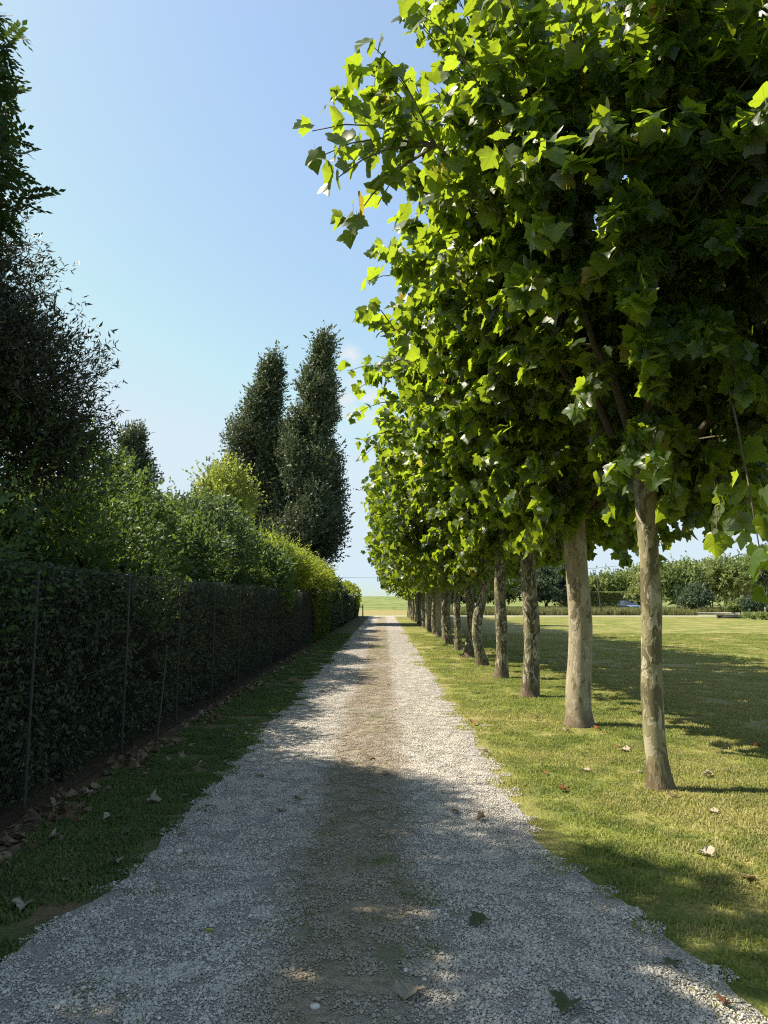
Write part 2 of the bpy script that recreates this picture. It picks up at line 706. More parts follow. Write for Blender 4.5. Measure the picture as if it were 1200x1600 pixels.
def mat_verge():
    n = NT('verge_turf')
    p = n.pos()
    o = n.sep(p)
    b = n.noise(p, 2.2, 5.0)
    c = n.mix(n.step(b, .3, .7), (.06, .10, .035), (.13, .165, .055))
    c = n.mix(n.step(n.noise(p, 1.8, 5.0), .46, .58), c, (.21, .16, .09))
    soil = n.mix(n.noise(p, 14.0, 5.0), (.09, .06, .038), (.19, .13, .085))
    c = n.mix(n.step(n.math('ADD', o[0], n.math('MULTIPLY', b, .35)), -2.40, -2.2, 1.0, 0.0), c, soil)
    fine = n.noise(p, 60.0, 4.0)
    c = n.mix(n.step(fine, .3, .7), n.mix(.5, c, (.02, .02, .01)), c)
    return n.done(n.bsdf(c, .95, .1, n.bump(n.noise(p, 40.0, 5.0), .9, .03)))


def center_mask(n, p):
    o = n.sep(p)
    w = n.noise(n.mapv(p, (1, .45, 1)), 1.3, 4.0)
    x = n.math('ABSOLUTE', n.math('ADD', n.math('ADD', o[0], .18), n.math('MULTIPLY', n.math('SUBTRACT', w, .5), .5)))
    k = n.math('ADD', x, n.math('MULTIPLY', n.math('SUBTRACT', n.noise(p, 9.0, 5.0), .5), .35))
    return n.math('MULTIPLY', n.step(k, .22, .50, 1.0, 0.0), n.step(n.noise(n.mapv(p, (.6, .35, 1), (3, 8, 0)), .9, 3.0), .20, .46))


def mat_path():
    n = NT('gravel_bed')
    p = n.pos()
    v = n.voro(p, 95.0)
    v2 = n.voro(p, 34.0)
    rnd = n.sep(v.outputs['Color'])[0]
    c = n.ramp(rnd, [(0.0, (.24, .23, .22)), (.35, (.42, .40, .375)), (.7, (.54, .515, .48)), (1.0, (.70, .68, .64))])
    c = n.mix(n.step(v.outputs['Distance'], .25, .62, 0.0, .6), c, (.14, .13, .115))
    c = n.mix(n.step(n.noise(p, .8, 4.0), .35, .7, 0.0, .35), c, (.36, .30, .23))
    m = center_mask(n, p)
    soil = n.mix(n.step(n.noise(p, 22.0, 5.0), .35, .65), (.17, .13, .08), (.33, .265, .17))
    soil = n.mix(n.step(n.noise(n.mapv(p, (1, 1, 1), (2, 7, 0)), 3.0, 4.0), .48, .62), soil, (.13, .14, .05))
    c = n.mix(n.math('MULTIPLY', m, .75), c, soil)
    h = n.math('SUBTRACT', 1.0, n.math('MULTIPLY', v.outputs['Distance'], 1.3))
    h = n.math('ADD', h, n.math('MULTIPLY', n.noise(p, 6.0, 3.0), .6))
    return n.done(n.bsdf(c, .9, .2, n.bump(h, .9, .012)))


def mat_stone():
    n = NT('gravel_stone')
    r = n.rnd()
    p = n.pos()
    c = n.ramp(r, [(0.0, (.21, .196, .17)), (.25, (.42, .395, .345)), (.6, (.56, .525, .455)), (.82, (.61, .56, .475)), (.95, (.72, .685, .61)), (1.0, (.36, .27, .19))])
    m = center_mask(n, p)
    c = n.mix(n.math('MULTIPLY', m, .7), c, (.25, .19, .115))
    c = n.mix(n.math('MULTIPLY', n.noise(n.obj(), 160.0, 3.0), .4), c, (.2, .19, .18))
    return n.done(n.bsdf(c, .8, .25))


def mat_road():
    n = NT('pale_gravel_road')
    p = n.pos()
    c = n.mix(n.noise(p, 3.0, 5.0), (.36, .32, .26), (.50, .46, .39))
    return n.done(n.bsdf(c, .95, .1, n.bump(n.noise(p, 30.0, 4.0), .5, .02)))


M_GROUND, M_LAWN, M_VERGE, M_PATH, M_STONE, M_ROAD = mat_ground(), mat_lawn(), mat_verge(), mat_path(), mat_stone(), mat_road()
M_BLADE = mat_blade('grass_blade', (.125, .17, .04), (.32, .35, .085), (.50, .42, .18), (.45, .52, .09))
M_VBLADE = mat_blade('verge_blade', (.06, .12, .038), (.14, .21, .06), (.24, .20, .09), (.2, .34, .06), True)
M_SBLADE = mat_blade('strip_blade', (.10, .15, .03), (.24, .28, .06), (.36, .31, .12), (.36, .44, .07), True)
M_TALL = leaf_mat('meadow_grass', (.10, .12, .04), (.20, .20, .08), (.22, .24, .07), .35, .6, .2)


# ------------------------------------------------------------------ the ground and its sheets
def sheet(name, xs_of_y, ys, nx, z, mat, zf=None):
    V = []
    for y in ys:
        a, b = xs_of_y(y)
        for i in range(nx + 1):
            x = a + (b - a) * i / nx
            V.append((x, y, z + (zf(x, y) if zf else 0)))
    w = nx + 1
    Q = [(j * w + i, j * w + i + 1, (j + 1) * w + i + 1, (j + 1) * w + i) for j in range(len(ys) - 1) for i in range(nx)]
    return link(name, make_mesh(name, V, np.array(Q), [mat], smooth=True), kind='structure')


gy = np.concatenate([[-3000, -300], np.arange(-40, 340, 10), [400, 600, 1000, 2000, 4500]])
gx = np.concatenate([[-4000, -1000, -300], np.arange(-120, 130, 20), [300, 1000, 4000]])
GX, GY = np.meshgrid(gx, gy)
GV = np.column_stack([GX.ravel(), GY.ravel(), ground_z(GX, GY).ravel()])
w = len(gx)
GQ = [(j * w + i, j * w + i + 1, (j + 1) * w + i + 1, (j + 1) * w + i) for j in range(len(gy) - 1) for i in range(w - 1)]
link('ground', make_mesh('ground', GV, np.array(GQ), [M_GROUND], smooth=True), kind='structure')
sheet('lawn', lambda y: (0.6, 70.0), np.linspace(-12, ROAD_Y0 + .2, 30), 20, .006, M_LAWN)
sheet('grass_verge', lambda y: (-9.0, -1.2), np.linspace(-12, ROAD_Y0 + .2, 30), 8, .006, M_VERGE)
sheet('gravel_drive', lambda y: (float(XL(y)), float(XR(y))), np.concatenate([np.arange(-10, 20, .07), np.arange(20, ROAD_Y0 + .2, .2)]), 3, .012, M_PATH)
sheet('road', lambda y: (-90, 140), np.linspace(ROAD_Y0, ROAD_Y1, 4), 30, .018, M_ROAD)

# gravel: little heaps of stones, laid all over the drive
def stone_cluster(seed, k=120, r=.085):
    g = np.random.default_rng(seed)
    mb = []
    t = (1 + 5 ** .5) / 2
    ico = unit(np.array([(-1, t, 0), (1, t, 0), (-1, -t, 0), (1, -t, 0), (0, -1, t), (0, 1, t), (0, -1, -t), (0, 1, -t), (t, 0, -1), (t, 0, 1), (-t, 0, -1), (-t, 0, 1)], float))
    fac = np.array([(0, 11, 5), (0, 5, 1), (0, 1, 7), (0, 7, 10), (0, 10, 11), (1, 5, 9), (5, 11, 4), (11, 10, 2), (10, 7, 6), (7, 1, 8), (3, 9, 4), (3, 4, 2), (3, 2, 6), (3, 6, 8), (3, 8, 9), (4, 9, 5), (2, 4, 11), (6, 2, 10), (8, 6, 7), (9, 8, 1)])
    V, T = [], []
    for i in range(k):
        s = g.lognormal(math.log(.0045), .36)
        v = ico * (1 + g.normal(0, .10, (12, 1))) * np.array([g.uniform(.8, 1.5), g.uniform(.7, 1.1), g.uniform(.5, .8)]) * s
        a = g.uniform(0, 6.28)
        b = g.normal(0, .35)
        Rz = np.array([[math.cos(a), -math.sin(a), 0], [math.sin(a), math.cos(a), 0], [0, 0, 1]])
        Rx = np.array([[1, 0, 0], [0, math.cos(b), -math.sin(b)], [0, math.sin(b), math.cos(b)]])
        rr = r * math.sqrt(g.uniform(0, 1))
        th = g.uniform(0, 6.28)
        v = v @ (Rz @ Rx).T + np.array([rr * math.cos(th), rr * math.sin(th), s * .35 + g.uniform(0, .003)])
        T.append(fac + len(V) * 12)
        V.append(v)
    return np.vstack(V), np.vstack(T), None


def area_pts(x0, x1, y0, y1, per_m2, g):
    k = int((x1 - x0) * (y1 - y0) * per_m2)
    return g.uniform(x0, x1, k), g.uniform(y0, y1, k)


gx_, gy_ = [], []
for (a, b, dn) in ((1.5, 9, 170), (9, 22, 115), (22, 40, 45)):
    x, y = area_pts(-2.1, 1.9, a, b, dn, R)
    e = .16 * R.normal(0, 1, len(x))
    keep = (x > XL(y) + .03 + e * .5) & (x < XR(y) - .05 + e * .5)
    # fewer loose stones on the worn strip between the wheel tracks
    cs = np.exp(-((x + .18) / .34) ** 2) * sstep(fbm(x * 1.5, y * .6 + 4), .15, .42)
    keep &= R.uniform(0, 1, len(x)) > .60 * cs
    gx_.append(x[keep])
    gy_.append(y[keep])
gx_, gy_ = np.concatenate(gx_), np.concatenate(gy_)
k = len(gx_)
scatter('gravel', [stone_cluster(i) for i in range(8)], np.column_stack([gx_, gy_, np.full(k, .013)]),
        np.column_stack([np.zeros(k), np.zeros(k), R.uniform(0, 6.28, k)]), R.uniform(.68, 1.0, k), R.integers(0, 8, k), [M_STONE],
        label='loose grey and white gravel covering the drive')


# grass: mown turf patches
def turf_patch(seed, k=300, r=.16, h=(.012, .036), w=.0030):
    g = np.random.default_rng(seed)
    rr, th = r * np.sqrt(g.uniform(0, 1, k)), g.uniform(0, 6.28, k)
    b = np.column_stack([rr * np.cos(th), rr * np.sin(th), np.zeros(k)])
    a = g.uniform(0, 6.28, k)
    ln = g.uniform(h[0], h[1], k)
    lean = g.uniform(.1, 1.1, k)
    d = np.column_stack([np.cos(a), np.sin(a), np.zeros(k)])
    s = np.column_stack([-np.sin(a), np.cos(a), np.zeros(k)]) * (w * g.uniform(.7, 1.4, k))[:, None]
    m = b + d * (ln * .35 * lean)[:, None] + np.array([0, 0, 1]) * (ln * .6)[:, None]
    t = b + d * (ln * .95 * lean)[:, None] + np.array([0, 0, 1]) * (ln * (1 - .35 * lean))[:, None]
    V = np.stack([b - s, b + s, m - s * .8, m + s * .8, t], 1).reshape(-1, 3)
    T = (np.array([(0, 1, 3), (0, 3, 2), (2, 3, 4)])[None] + (np.arange(k) * 5)[:, None, None]).reshape(-1, 3)
    return V, T, None


def turf(name, mat, x, y, sc, lab, srcs, z=.006):
    k = len(x)
    return scatter(name, srcs, np.column_stack([x, y, np.full(k, z)]), np.column_stack([np.zeros(k), np.zeros(k), R.uniform(0, 6.28, k)]),
                   sc, R.integers(0, len(srcs), k), [mat], label=lab)


lx, ly, ls = [], [], []
for (a, b, x1, dn, s) in ((1.5, 9, 8, 30, 1.0), (9, 18, 13, 17, 1.15), (18, 36, 18, 6, 1.5)):
    x, y = area_pts(.7, x1, a, b, dn, R)
    edge = XR(y) + .10 * R.normal(0, 1, len(x))
    keep = x > edge - .02
    thin = sstep(x - XR(y), .7, .05) * .6
    keep &= R.uniform(0, 1, len(x)) > thin
    keep &= x < .75 * y + 3
    lx.append(x[keep])
    ly.append(y[keep])
    ls.append(s * R.uniform(.75, 1.25, keep.sum()))
turf('lawn_grass', M_BLADE, np.concatenate(lx), np.concatenate(ly), np.concatenate(ls), 'short mown grass with dry patches under the plane trees', [turf_patch(40 + i) for i in range(6)])
lx, ly, ls = [], [], []
for (a, b, dn, s) in ((1.5, 14, 60, .9), (14, 36, 18, 1.2)):
    x, y = area_pts(-2.5, -1.25, a, b, dn, R)
    e = .10 * R.normal(0, 1, len(x))
    keep = (x < XL(y) - .04 + e) & (x > -2.45 + .3 * (fbm(x * 2, y * 1.2) - .5) + e * .5)
    keep &= R.uniform(0, 1, len(x)) < .25 + .75 * sstep(fbm(x * 1.6, y * 1.1 + 40), .36, .54)
    lx.append(x[keep])
    ly.append(y[keep])
    ls.append(s * R.uniform(.7, 1.3, keep.sum()))
# worn tufts on the strip between the tracks
x, y = area_pts(-.6, .35, 3.5, 40, 10, R)
keep = (np.abs(x + .15) < .3 * R.uniform(.3, 1, len(x))) & (fbm(x * 1.2 + 8, y * .55 + 2) > .52)
keep |= (np.abs(x + .28) < .26) & (np.abs(y - 24) < 3.2)
strip = (x[keep], y[keep])
for (px_, py_, kq, sp) in ((655, 1415, 5, .10), (640, 1395, 4, .10), (150, 1575, 5, .10), (520, 1440, 5, .16), (665, 1495, 4, .06), (505, 1290, 4, .12), (590, 1345, 5, .12), (300, 1345, 4, .10), (230, 1390, 3, .08), (1080, 1560, 4, .12), (575, 1120, 5, .2)):
    c0 = gpt(px_, py_)
    strip = (np.append(strip[0], R.normal(c0[0], sp, kq)), np.append(strip[1], R.normal(c0[1], sp, kq)))
turf('verge_grass', M_VBLADE, np.concatenate(lx), np.concatenate(ly), np.concatenate(ls), 'dark green grass on the verge below the fence', [turf_patch(60 + i, 300, .13, (.012, .04), .0048) for i in range(5)])
turf('strip_grass', M_SBLADE, strip[0], strip[1], R.uniform(.4, .8, len(strip[0])), 'sparse grass on the worn strip between the wheel tracks', [turf_patch(70 + i, 60, .16, (.015, .04)) for i in range(4)], .012)

# tall meadow grass beyond the road
x, y = area_pts(6, 95, 78, 108, 2.6, R)
keep = (fbm(x * .15, y * .2) > .3) & ~((x > 33) & (x < 60) & (y < 96))
x, y = x[keep], y[keep]
k = len(x)
scatter('meadow_grass', [turf_patch(80 + i, 60, .55, (.45, 1.0), .02) for i in range(4)], np.column_stack([x, y, ground_z(x, y)]),
        np.column_stack([np.zeros(k), np.zeros(k), R.uniform(0, 6.28, k)]), R.uniform(.6, 1.1, k), R.integers(0, 4, k), [M_TALL],
        label='tall pale meadow grass beyond the road')

# ------------------------------------------------------------------ bark
def bark_mat(name, pale, mid, dark, bias, scale=1.0):
    n = NT(name)
    ob = n.n('ObjectInfo').outputs['Random']
    p = n.n('VectorMath', operation='ADD')
    n.t.links.new(n.pos(), p.inputs[0])
    cmb = n.n('CombineXYZ')
    n.set(cmb.inputs[2], n.math('MULTIPLY', ob, 40.0))
    n.t.links.new(cmb.outputs[0], p.inputs[1])
    v = n.mapv(p.outputs[0], (1, 1, .45))
    warp = n.noise(v, 9.0 * scale, 4.0)
    a = n.noise(v, 7.5 * scale, 3.0, .6, .6)
    b = n.noise(n.mapv(v, (1, 1, 1), (3.1, 7.7, 1.3)), 12.0 * scale, 3.0, .6, .8)
    c = n.mix(n.step(a, bias - .02, bias + .02), dark, mid)
    c = n.mix(n.step(b, .555, .575), c, pale)
    c = n.mix(n.step(n.noise(n.mapv(v, (1, 1, .5), (9, 2, 4)), 30.0 * scale, 3.0), .62, .66), c, dark)
    c = n.mix(n.math('MULTIPLY', n.noise(n.pos(), 90.0, 4.0), .35), c, n.mix(.5, c, (.05, .045, .03)))
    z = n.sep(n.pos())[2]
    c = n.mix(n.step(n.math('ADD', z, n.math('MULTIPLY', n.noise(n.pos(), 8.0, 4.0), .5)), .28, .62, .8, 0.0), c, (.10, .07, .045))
    h = n.math('ADD', n.math('MULTIPLY', n.step(a, bias - .045, bias + .045), -.8), n.math('ADD', n.math('MULTIPLY', n.step(b, .55, .58), -.5), n.math('MULTIPLY', n.noise(n.pos(), 60.0, 4.0), .3)))
    return n.done(n.bsdf(c, .8, .2, n.bump(h, .5, .008)))


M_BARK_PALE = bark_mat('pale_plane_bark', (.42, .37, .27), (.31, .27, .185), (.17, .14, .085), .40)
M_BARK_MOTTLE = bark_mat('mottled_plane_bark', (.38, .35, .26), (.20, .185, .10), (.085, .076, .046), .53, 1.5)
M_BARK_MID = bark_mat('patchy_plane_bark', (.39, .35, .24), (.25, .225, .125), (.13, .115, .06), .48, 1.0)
M_BARK_DARK = simple_mat('dark_bark', (.075, .06, .045), .9, .15, .4, 14)
M_TWIG = simple_mat('twig_bark', (.10, .085, .055), .85, .2, .4, 20)
M_BIRCH = simple_mat('white_bark', (.5, .48, .43), .8, .2, .3, 6)

# ------------------------------------------------------------------ plane trees
M_PLANE = leaf_mat('plane_leaf', (.018, .044, .008), (.044, .086, .013), (.50, .67, .03), .45, .40, .5, (.075, .105, .05), veins=True, old=True)
LEAF_ME = []
for i, (V, T) in enumerate(PLANE):
    LEAF_ME.append(make_mesh('leaf', V, T, [M_PLANE], attrs={'leafco': ('FLOAT_VECTOR', V.astype(np.float32))}))

PX, CZ = 2.4, 4.5


def plane_skeleton(g, tr_top, ntips, half=(2.75, 1.85, 2.3), cz=CZ, cut=(.6, .70)):
    """limbs (list of polylines), twigs (polylines) in tree space; base at origin, crown round (0,0,CZ)"""
    limbs = []
    nl = 7
    for i in range(nl):
        a = i * 2 * math.pi / nl + g.uniform(-.3, .3)
        el = g.uniform(.25, 1.15)
        L = g.uniform(1.3, 2.1)
        if math.cos(a) < -.2:
            el = max(el, 1.0)
        e = np.array([math.cos(a) * math.cos(el) * L * 1.05, math.sin(a) * math.cos(el) * L * .8, math.sin(el) * L * .95])
        t = np.linspace(0, 1, 6)[:, None]
        start = tr_top + np.array([math.cos(a), math.sin(a), 0]) * .05 - np.array([0, 0, g.uniform(0, .25)])
        bow = np.array([0, 0, .22]) * np.sin(t * math.pi)
        limbs.append(start + e * t + bow + g.normal(0, .035, (6, 3)) * (t > 0))
    LP = np.vstack([l[1:] for l in limbs])
    tips = []
    while len(tips) < ntips:
        q = g.uniform(-1, 1, 3)
        r = (abs(q) ** 3).sum() ** (1 / 3)
        if r > 1 or r < .15 + .4 * g.uniform():
            continue
        tq = q * np.array(half)
        if tq[0] < -cut[0] - (tq[2] + cz - 2.2) * cut[1] + .12 * g.normal():
            continue
        tips.append(q * np.array(half) * (1 + .07 * g.normal()) + np.array([0, 0, cz]))
    tips = np.array(tips)
    twigs = []
    for tp in tips:
        d = np.linalg.norm(LP - tp, axis=1) + .25 * np.maximum(0, LP[:, 2] - tp[2])
        s = LP[np.argmin(d)]
        m = (s + tp) / 2 + np.array([0, 0, .12 * np.linalg.norm(tp - s)]) + g.normal(0, .05, 3)
        twigs.append(np.array([s, (s + m) / 2 + g.normal(0, .02, 3), m, (m + tp) / 2 + np.array([0, 0, .02]), tp]))
    return limbs, twigs


def plane_leaves(g, twigs, per, size, ncol=0):
    P, D, N = [], [], []
    c = np.array([0, 0, CZ - .4])
    for it, tw in enumerate(twigs):
        lone = it >= len(twigs) - ncol
        k = 9 if lone else per + int(g.integers(-4, 5))
        t = 1 - g.uniform(0, 1, k) ** 1.3 * (min(.8, .75 / np.linalg.norm(tw[-1] - tw[0])) if lone else .8)
        t[0] = 1.0
        seg = np.clip((t * 4).astype(int), 0, 3)
        f = (t * 4 - seg)[:, None]
        p = tw[seg] * (1 - f) + tw[seg + 1] * f
        o = unit(p - c)
        pd = unit(g.normal(0, 1, (k, 3)) + o * .7 + np.array([0, 0, .25]))
        p = p + pd * (size * g.uniform(.3, .75, k))[:, None]
        P.append(p)
        D.append(unit(pd * .5 + o * .45 + g.normal(0, .45, (k, 3)) + np.array([0, 0, -.85])))
        N.append(unit(np.array([-.2, 0, .38]) + g.normal(0, .62, (k, 3)) + o * .35))
    return np.vstack(P), np.vstack(D), np.vstack(N)


def trunk_mesh(g, h, r0, r1, bend, knob, mat, seed):
    zs = np.array([-.05, .0, .05, .12, .25, .45, .8, 1.2, 1.6, 2.0, 2.3, 2.5, 2.65, 2.8, 2.95]) * (h / 2.95)
    t = np.clip(zs / h, 0, 1)
    x = bend[0] * np.sin(t * math.pi) * np.sin(t * bend[2] + 1) + .02 * np.sin(t * 9 + seed)
    y = bend[1] * np.sin(t * math.pi) + .02 * np.cos(t * 7 + seed)
    x -= x[0]
    r = r0 * (1 - t) + r1 * t + r0 * .45 * np.exp(-np.maximum(zs, 0) / .13)
    r = r * (1 + knob * np.exp(-((zs - h * .93) / .22) ** 2)) * (1 + .05 * np.sin(zs * 7.3 + seed))
    # swell into a denser set of rings
    ts = np.linspace(0, 1, 34)
    zz = np.interp(ts, np.linspace(0, 1, len(zs)), zs)
    mb = MB()
    mb.tube(np.column_stack([np.interp(zz, zs, x), np.interp(zz, zs, y), zz]), np.interp(zz, zs, r), 18, True, .028, seed)
    return mb.mesh('trunk', [mat], True), np.array([x[-1], y[-1], h - .1])


def tubes_mesh(name, lines, r0, r1, sides, mat):
    mb = MB()
    for l in lines:
        mb.tube(l, np.linspace(r0, r1, len(l)), sides, True)
    return mb.mesh(name, [mat], True)


ORD = ['first', 'second', 'third', 'fourth', 'fifth', 'sixth', 'seventh', 'eighth', 'ninth', 'tenth', 'eleventh', 'twelfth', 'thirteenth', 'fourteenth', 'fifteenth', 'sixteenth',
       'seventeenth', 'eighteenth', 'nineteenth', 'twentieth', 'twenty-first', 'twenty-second', 'twenty-third', 'twenty-fourth', 'twenty-fifth']
GROUP_P = 'plane trees in a row along the drive'
# trunk: (x, y, radius low, radius high, bend, knob, bark)
near_trunks = {
    -1: (2.44, 3.66, .10, .09, (.02, .0, 2), .2, M_BARK_MID),
    0: (2.36, 6.56, .088, .084, (-.02, .01, 2.4), .28, M_BARK_MID),
    1: (2.50, 9.74, .155, .135, (.03, .0, 1.0), .05, M_BARK_PALE),
    2: (2.42, 12.55, .140, .120, (.03, .0, 2.0), .10, M_BARK_MOTTLE),
    3: (2.41, 15.5, .130, .115, (.02, .02, 1.5), .12, M_BARK_MOTTLE),
    4: (2.40, 18.3, .130, .110, (-.20, .0, 4.2), .15, M_BARK_MOTTLE),
    5: (2.38, 21.2, .135, .110, (.10, .0, 3.0), .12, M_BARK_MOTTLE),
    6: (2.37, 23.9, .115, .105, (-.05, .0, 3.0), .15, M_BARK_MOTTLE),
}
look = {
    -1: 'nearest plane tree, only dark leaves at the picture edge show and no trunk',
    0: 'plane tree with the slim nearest trunk, knobbly below its crown',
    1: 'plane tree with the thick smooth pale trunk, second from the near end',
    2: 'plane tree with a dark mottled trunk just past the thick pale trunk',
    3: 'plane tree with a straight dark speckled trunk, fourth from the near end',
    4: 'plane tree with the crooked elbow-bent trunk, fifth from the near end',
    5: 'plane tree with a slightly leaning mottled trunk past the crooked one',
    6: 'plane tree with a slim dark trunk, seventh from the near end',
}
OUT = {0: ((488, 205, 4.9), (500, 245, 4.9), (525, 280, 4.8), (545, 355, 5.0), (560, 250, 5.0), (565, 110, 5.0), (585, 75, 4.9), (655, 22, 4.7), (605, 110, 5.0), (590, 320, 5.1), (1186, 855, 4.2), (1190, 900, 4.3), (1170, 800, 4.6), (1120, 830, 5.0)),
       1: ((572, 440, 8.6), (575, 480, 8.8), (800, 790, 8.4), (830, 740, 8.2)), 2: ((542, 580, 11.5), (556, 610, 11.5), (552, 650, 11.8)), 3: ((562, 720, 14.5), (566, 690, 14.5)), 4: ((575, 760, 17.5),)}
LEAF_SETS = []
for kk in range(-1, 5):
    x, y, r0, r1, bend, knob, bark = near_trunks[kk]
    g = np.random.default_rng(100 + kk)
    T0 = thing('plane_tree', look[kk], 'tree', (x, y, 0), GROUP_P)
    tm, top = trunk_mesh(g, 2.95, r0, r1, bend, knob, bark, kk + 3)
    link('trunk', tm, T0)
    limbs, twigs = plane_skeleton(g, top, {-1: 480, 0: 900, 1: 480}.get(kk, 400), (2.6, 2.25, 2.6) if kk == 0 else (2.75, 1.85, 2.3), CZ + (.35 if kk < 1 else 0), {-1: (-.35, .10), 0: (.0, .76)}.get(kk, (.6, .70)))
    if kk == -1:
        limbs = [l for l in limbs if l[:, 0].min() > -.1 and l[-1][0] > .3]
        twigs = [t for t in twigs if t[:, 0].min() > .05 and np.linalg.norm(t[-1] + np.array([x, y, -CAM_H])) > 3.4]
    off = np.array([x, y, 0.])
    extra = OUT.get(kk, ())
    inner = list(twigs)
    for (px, py_, Y) in extra:                  # the sprays that reach out of the crown's outline
        tp = np.array(at(px, py_, Y)) - off
        q = min((t[3] for t in inner), key=lambda m: np.linalg.norm(m - tp))
        m = (q + tp) / 2 + np.array([0, 0, .10])
        twigs.append(np.array([q, (q + m) / 2, m, (m + tp) / 2 + np.array([0, 0, .03]), tp]))
    for l in limbs:
        me = tubes_mesh('limb', [l], .045, .016, 7, M_TWIG)
        link('limb', me, T0)
    link('twigs', tubes_mesh('twigs', twigs, .011, .0035, 4, M_TWIG), T0, kind='stuff')
    P, D, N = plane_leaves(g, twigs, 34 if kk == 0 else 29, .12, len(extra))
    S = (.068 + .105 * g.beta(2.2, 1.6, len(P))) * (1.0 if kk == 0 else 1.1)
    if kk == -1:
        kp = np.linalg.norm(P + np.array([x, y, -CAM_H]), axis=1) > 3.3
        P, D, N, S = P[kp], D[kp], N[kp], S[kp]
    LEAF_SETS.append((T0, np.array([x, y, 0.]), P, frames(D, N), S, g.integers(0, 8, len(P))))

# which leaves the photograph shows largest: each of those is an object of its own
dia = np.array([(0, 0, 0), (.6, .45, 0), (0, 1, 0), (-.6, .45, 0)])
VV = np.vstack([(np.einsum('kij,vj->kvi', M, dia) * S[:, None, None] + (P + b)[:, None]).reshape(-1, 3) for (_, b, P, M, S, _p) in LEAF_SETS])
nl = len(VV) // 4
polys = [(4 * i, 4 * i + 1, 4 * i + 2, 4 * i + 3) for i in range(nl)]
BV = BVHTree.FromPolygons([tuple(v) for v in VV], polys)
eye = np.array([0, 0, CAM_H])
eV = Vector(eye)
base_i = 0
for (T0, b, P, M, S, pick) in LEAF_SETS:
    nn = len(P)
    C = P + b + M[:, :, 1] * (S * .45)[:, None]
    d = C - eye
    dist = np.linalg.norm(d, axis=1)
    cyc = d[:, 1] * math.cos(PITCH) + d[:, 2] * math.sin(PITCH)
    u = d[:, 0] / cyc
    v = (d[:, 2] * math.cos(PITCH) - d[:, 1] * math.sin(PITCH)) / cyc
    inside = (cyc > .3) & (np.abs(u) < .53) & (np.abs(v) < .71)
    face = np.abs((M[:, :, 2] * d).sum(1)) / dist
    score = np.where(inside, (S / dist) ** 2 * (face + .1), 0)
    chosen = []
    for i in np.argsort(-score):
        if score[i] <= 0 or len(chosen) >= 300:
            break
        hit = BV.ray_cast(eV, Vector(d[i] / dist[i]))
        if hit[2] is not None and hit[2] == base_i + i:
            chosen.append(i)
    base_i += nn
    chs = set(int(i) for i in chosen)
    for i in chs:
        o = link('leaf', LEAF_ME[pick[i]], T0)
        m4 = Matrix([[*(M[i][r] * S[i]), P[i][r]] for r in range(3)] + [[0, 0, 0, 1]])
        o.matrix_basis = m4
    rest = np.array([i for i in range(nn) if i not in chs])
    V, T, lc = stamp(PLANE if T0.name in ('plane_tree.001', 'plane_tree.002') else PLANE_LO, pick[rest] % (8 if T0.name in ('plane_tree.001', 'plane_tree.002') else 4), P[rest], M[rest], S[rest])
    link('foliage', make_mesh('foliage', V, T, [M_PLANE], attrs={'leafco': ('FLOAT_VECTOR', lc.astype(np.float32))}), T0, kind='stuff')

# the rest of the row shares a few crowns
VAR = []
for q in range(5):
    g = np.random.default_rng(300 + q)
    lo = q >= 3
    limbs, twigs = plane_skeleton(g, np.array([0, 0, 2.85]), 330 if lo else 480)
    VAR.append((tubes_mesh('limbs', limbs, .045, .016, 5, M_TWIG), tubes_mesh('twigs', twigs, .011, .004, 3, M_TWIG), twigs))


def leaf_cluster(seed, k=13):
    g = np.random.default_rng(seed)
    P = g.normal(0, .13, (k, 3))
    D = unit(g.normal(0, .6, (k, 3)) + np.array([0, 0, -.75]))
    N = unit(np.array([0, 0, .38]) + g.normal(0, .65, (k, 3)))
    V, T, lc = stamp(PLANE_LO, g.integers(0, 4, k), P, frames(D, N), g.uniform(.10, .20, k))
    return V, T, None


CLUSTER = [leaf_cluster(700 + i) for i in range(14)]
for kk in range(5, 24):
    g = np.random.default_rng(500 + kk)
    if kk in near_trunks:
        x, y, r0, r1, bend, knob, bark = near_trunks[kk]
    else:
        x, y = 2.38 + g.normal(0, .05), 6.56 + 2.9 * kk + g.normal(0, .12)
        r0, r1, bend, knob, bark = g.uniform(.105, .14), g.uniform(.095, .11), (g.uniform(-.08, .08), 0, 3), .12, (M_BARK_PALE if kk in (9, 12) else M_BARK_MOTTLE)
    lab = look.get(kk) or f'plane tree with {"pale" if kk in (9, 12) else "dark mottled"} trunk, {ORD[kk]} trunk counted from the near end of the row'
    if kk == 23:
        lab = 'plane tree at the far end of the row, beside the road'
    T0 = thing('plane_tree', lab, 'tree', (x, y, 0), GROUP_P)
    tm, top = trunk_mesh(g, 2.95, r0, r1, bend, knob, bark, kk)
    link('trunk', tm, T0)
    q = int(g.integers(0, 3)) if kk < 13 else 3 + int(g.integers(0, 2))
    sx, sy = (1, -1)[kk % 2], (1, -1)[(kk // 2) % 2]
    for nm, me in zip(('limbs', 'twigs'), VAR[q][:2]):
        o = link(nm, me, T0, scale=(sx * g.uniform(.95, 1.04), sy, 1.0), kind='stuff')
        o.location = (top[0], 0, 0)
    tw = VAR[q][2]
    P = np.vstack([t[-1] for t in tw] + [t[3] * .6 + t[2] * .4 for t in tw]) + g.normal(0, .05, (2 * len(tw), 3))
    P = P * np.array([sx, sy, 1.]) + np.array([top[0], 0, 0])
    kq = len(P)
    scatter('foliage', CLUSTER, P, np.column_stack([g.normal(0, .2, kq), g.normal(0, .2, kq), g.uniform(0, 6.28, kq)]), g.uniform(.9, 1.2, kq), g.integers(0, 14, kq), [M_PLANE], T0)


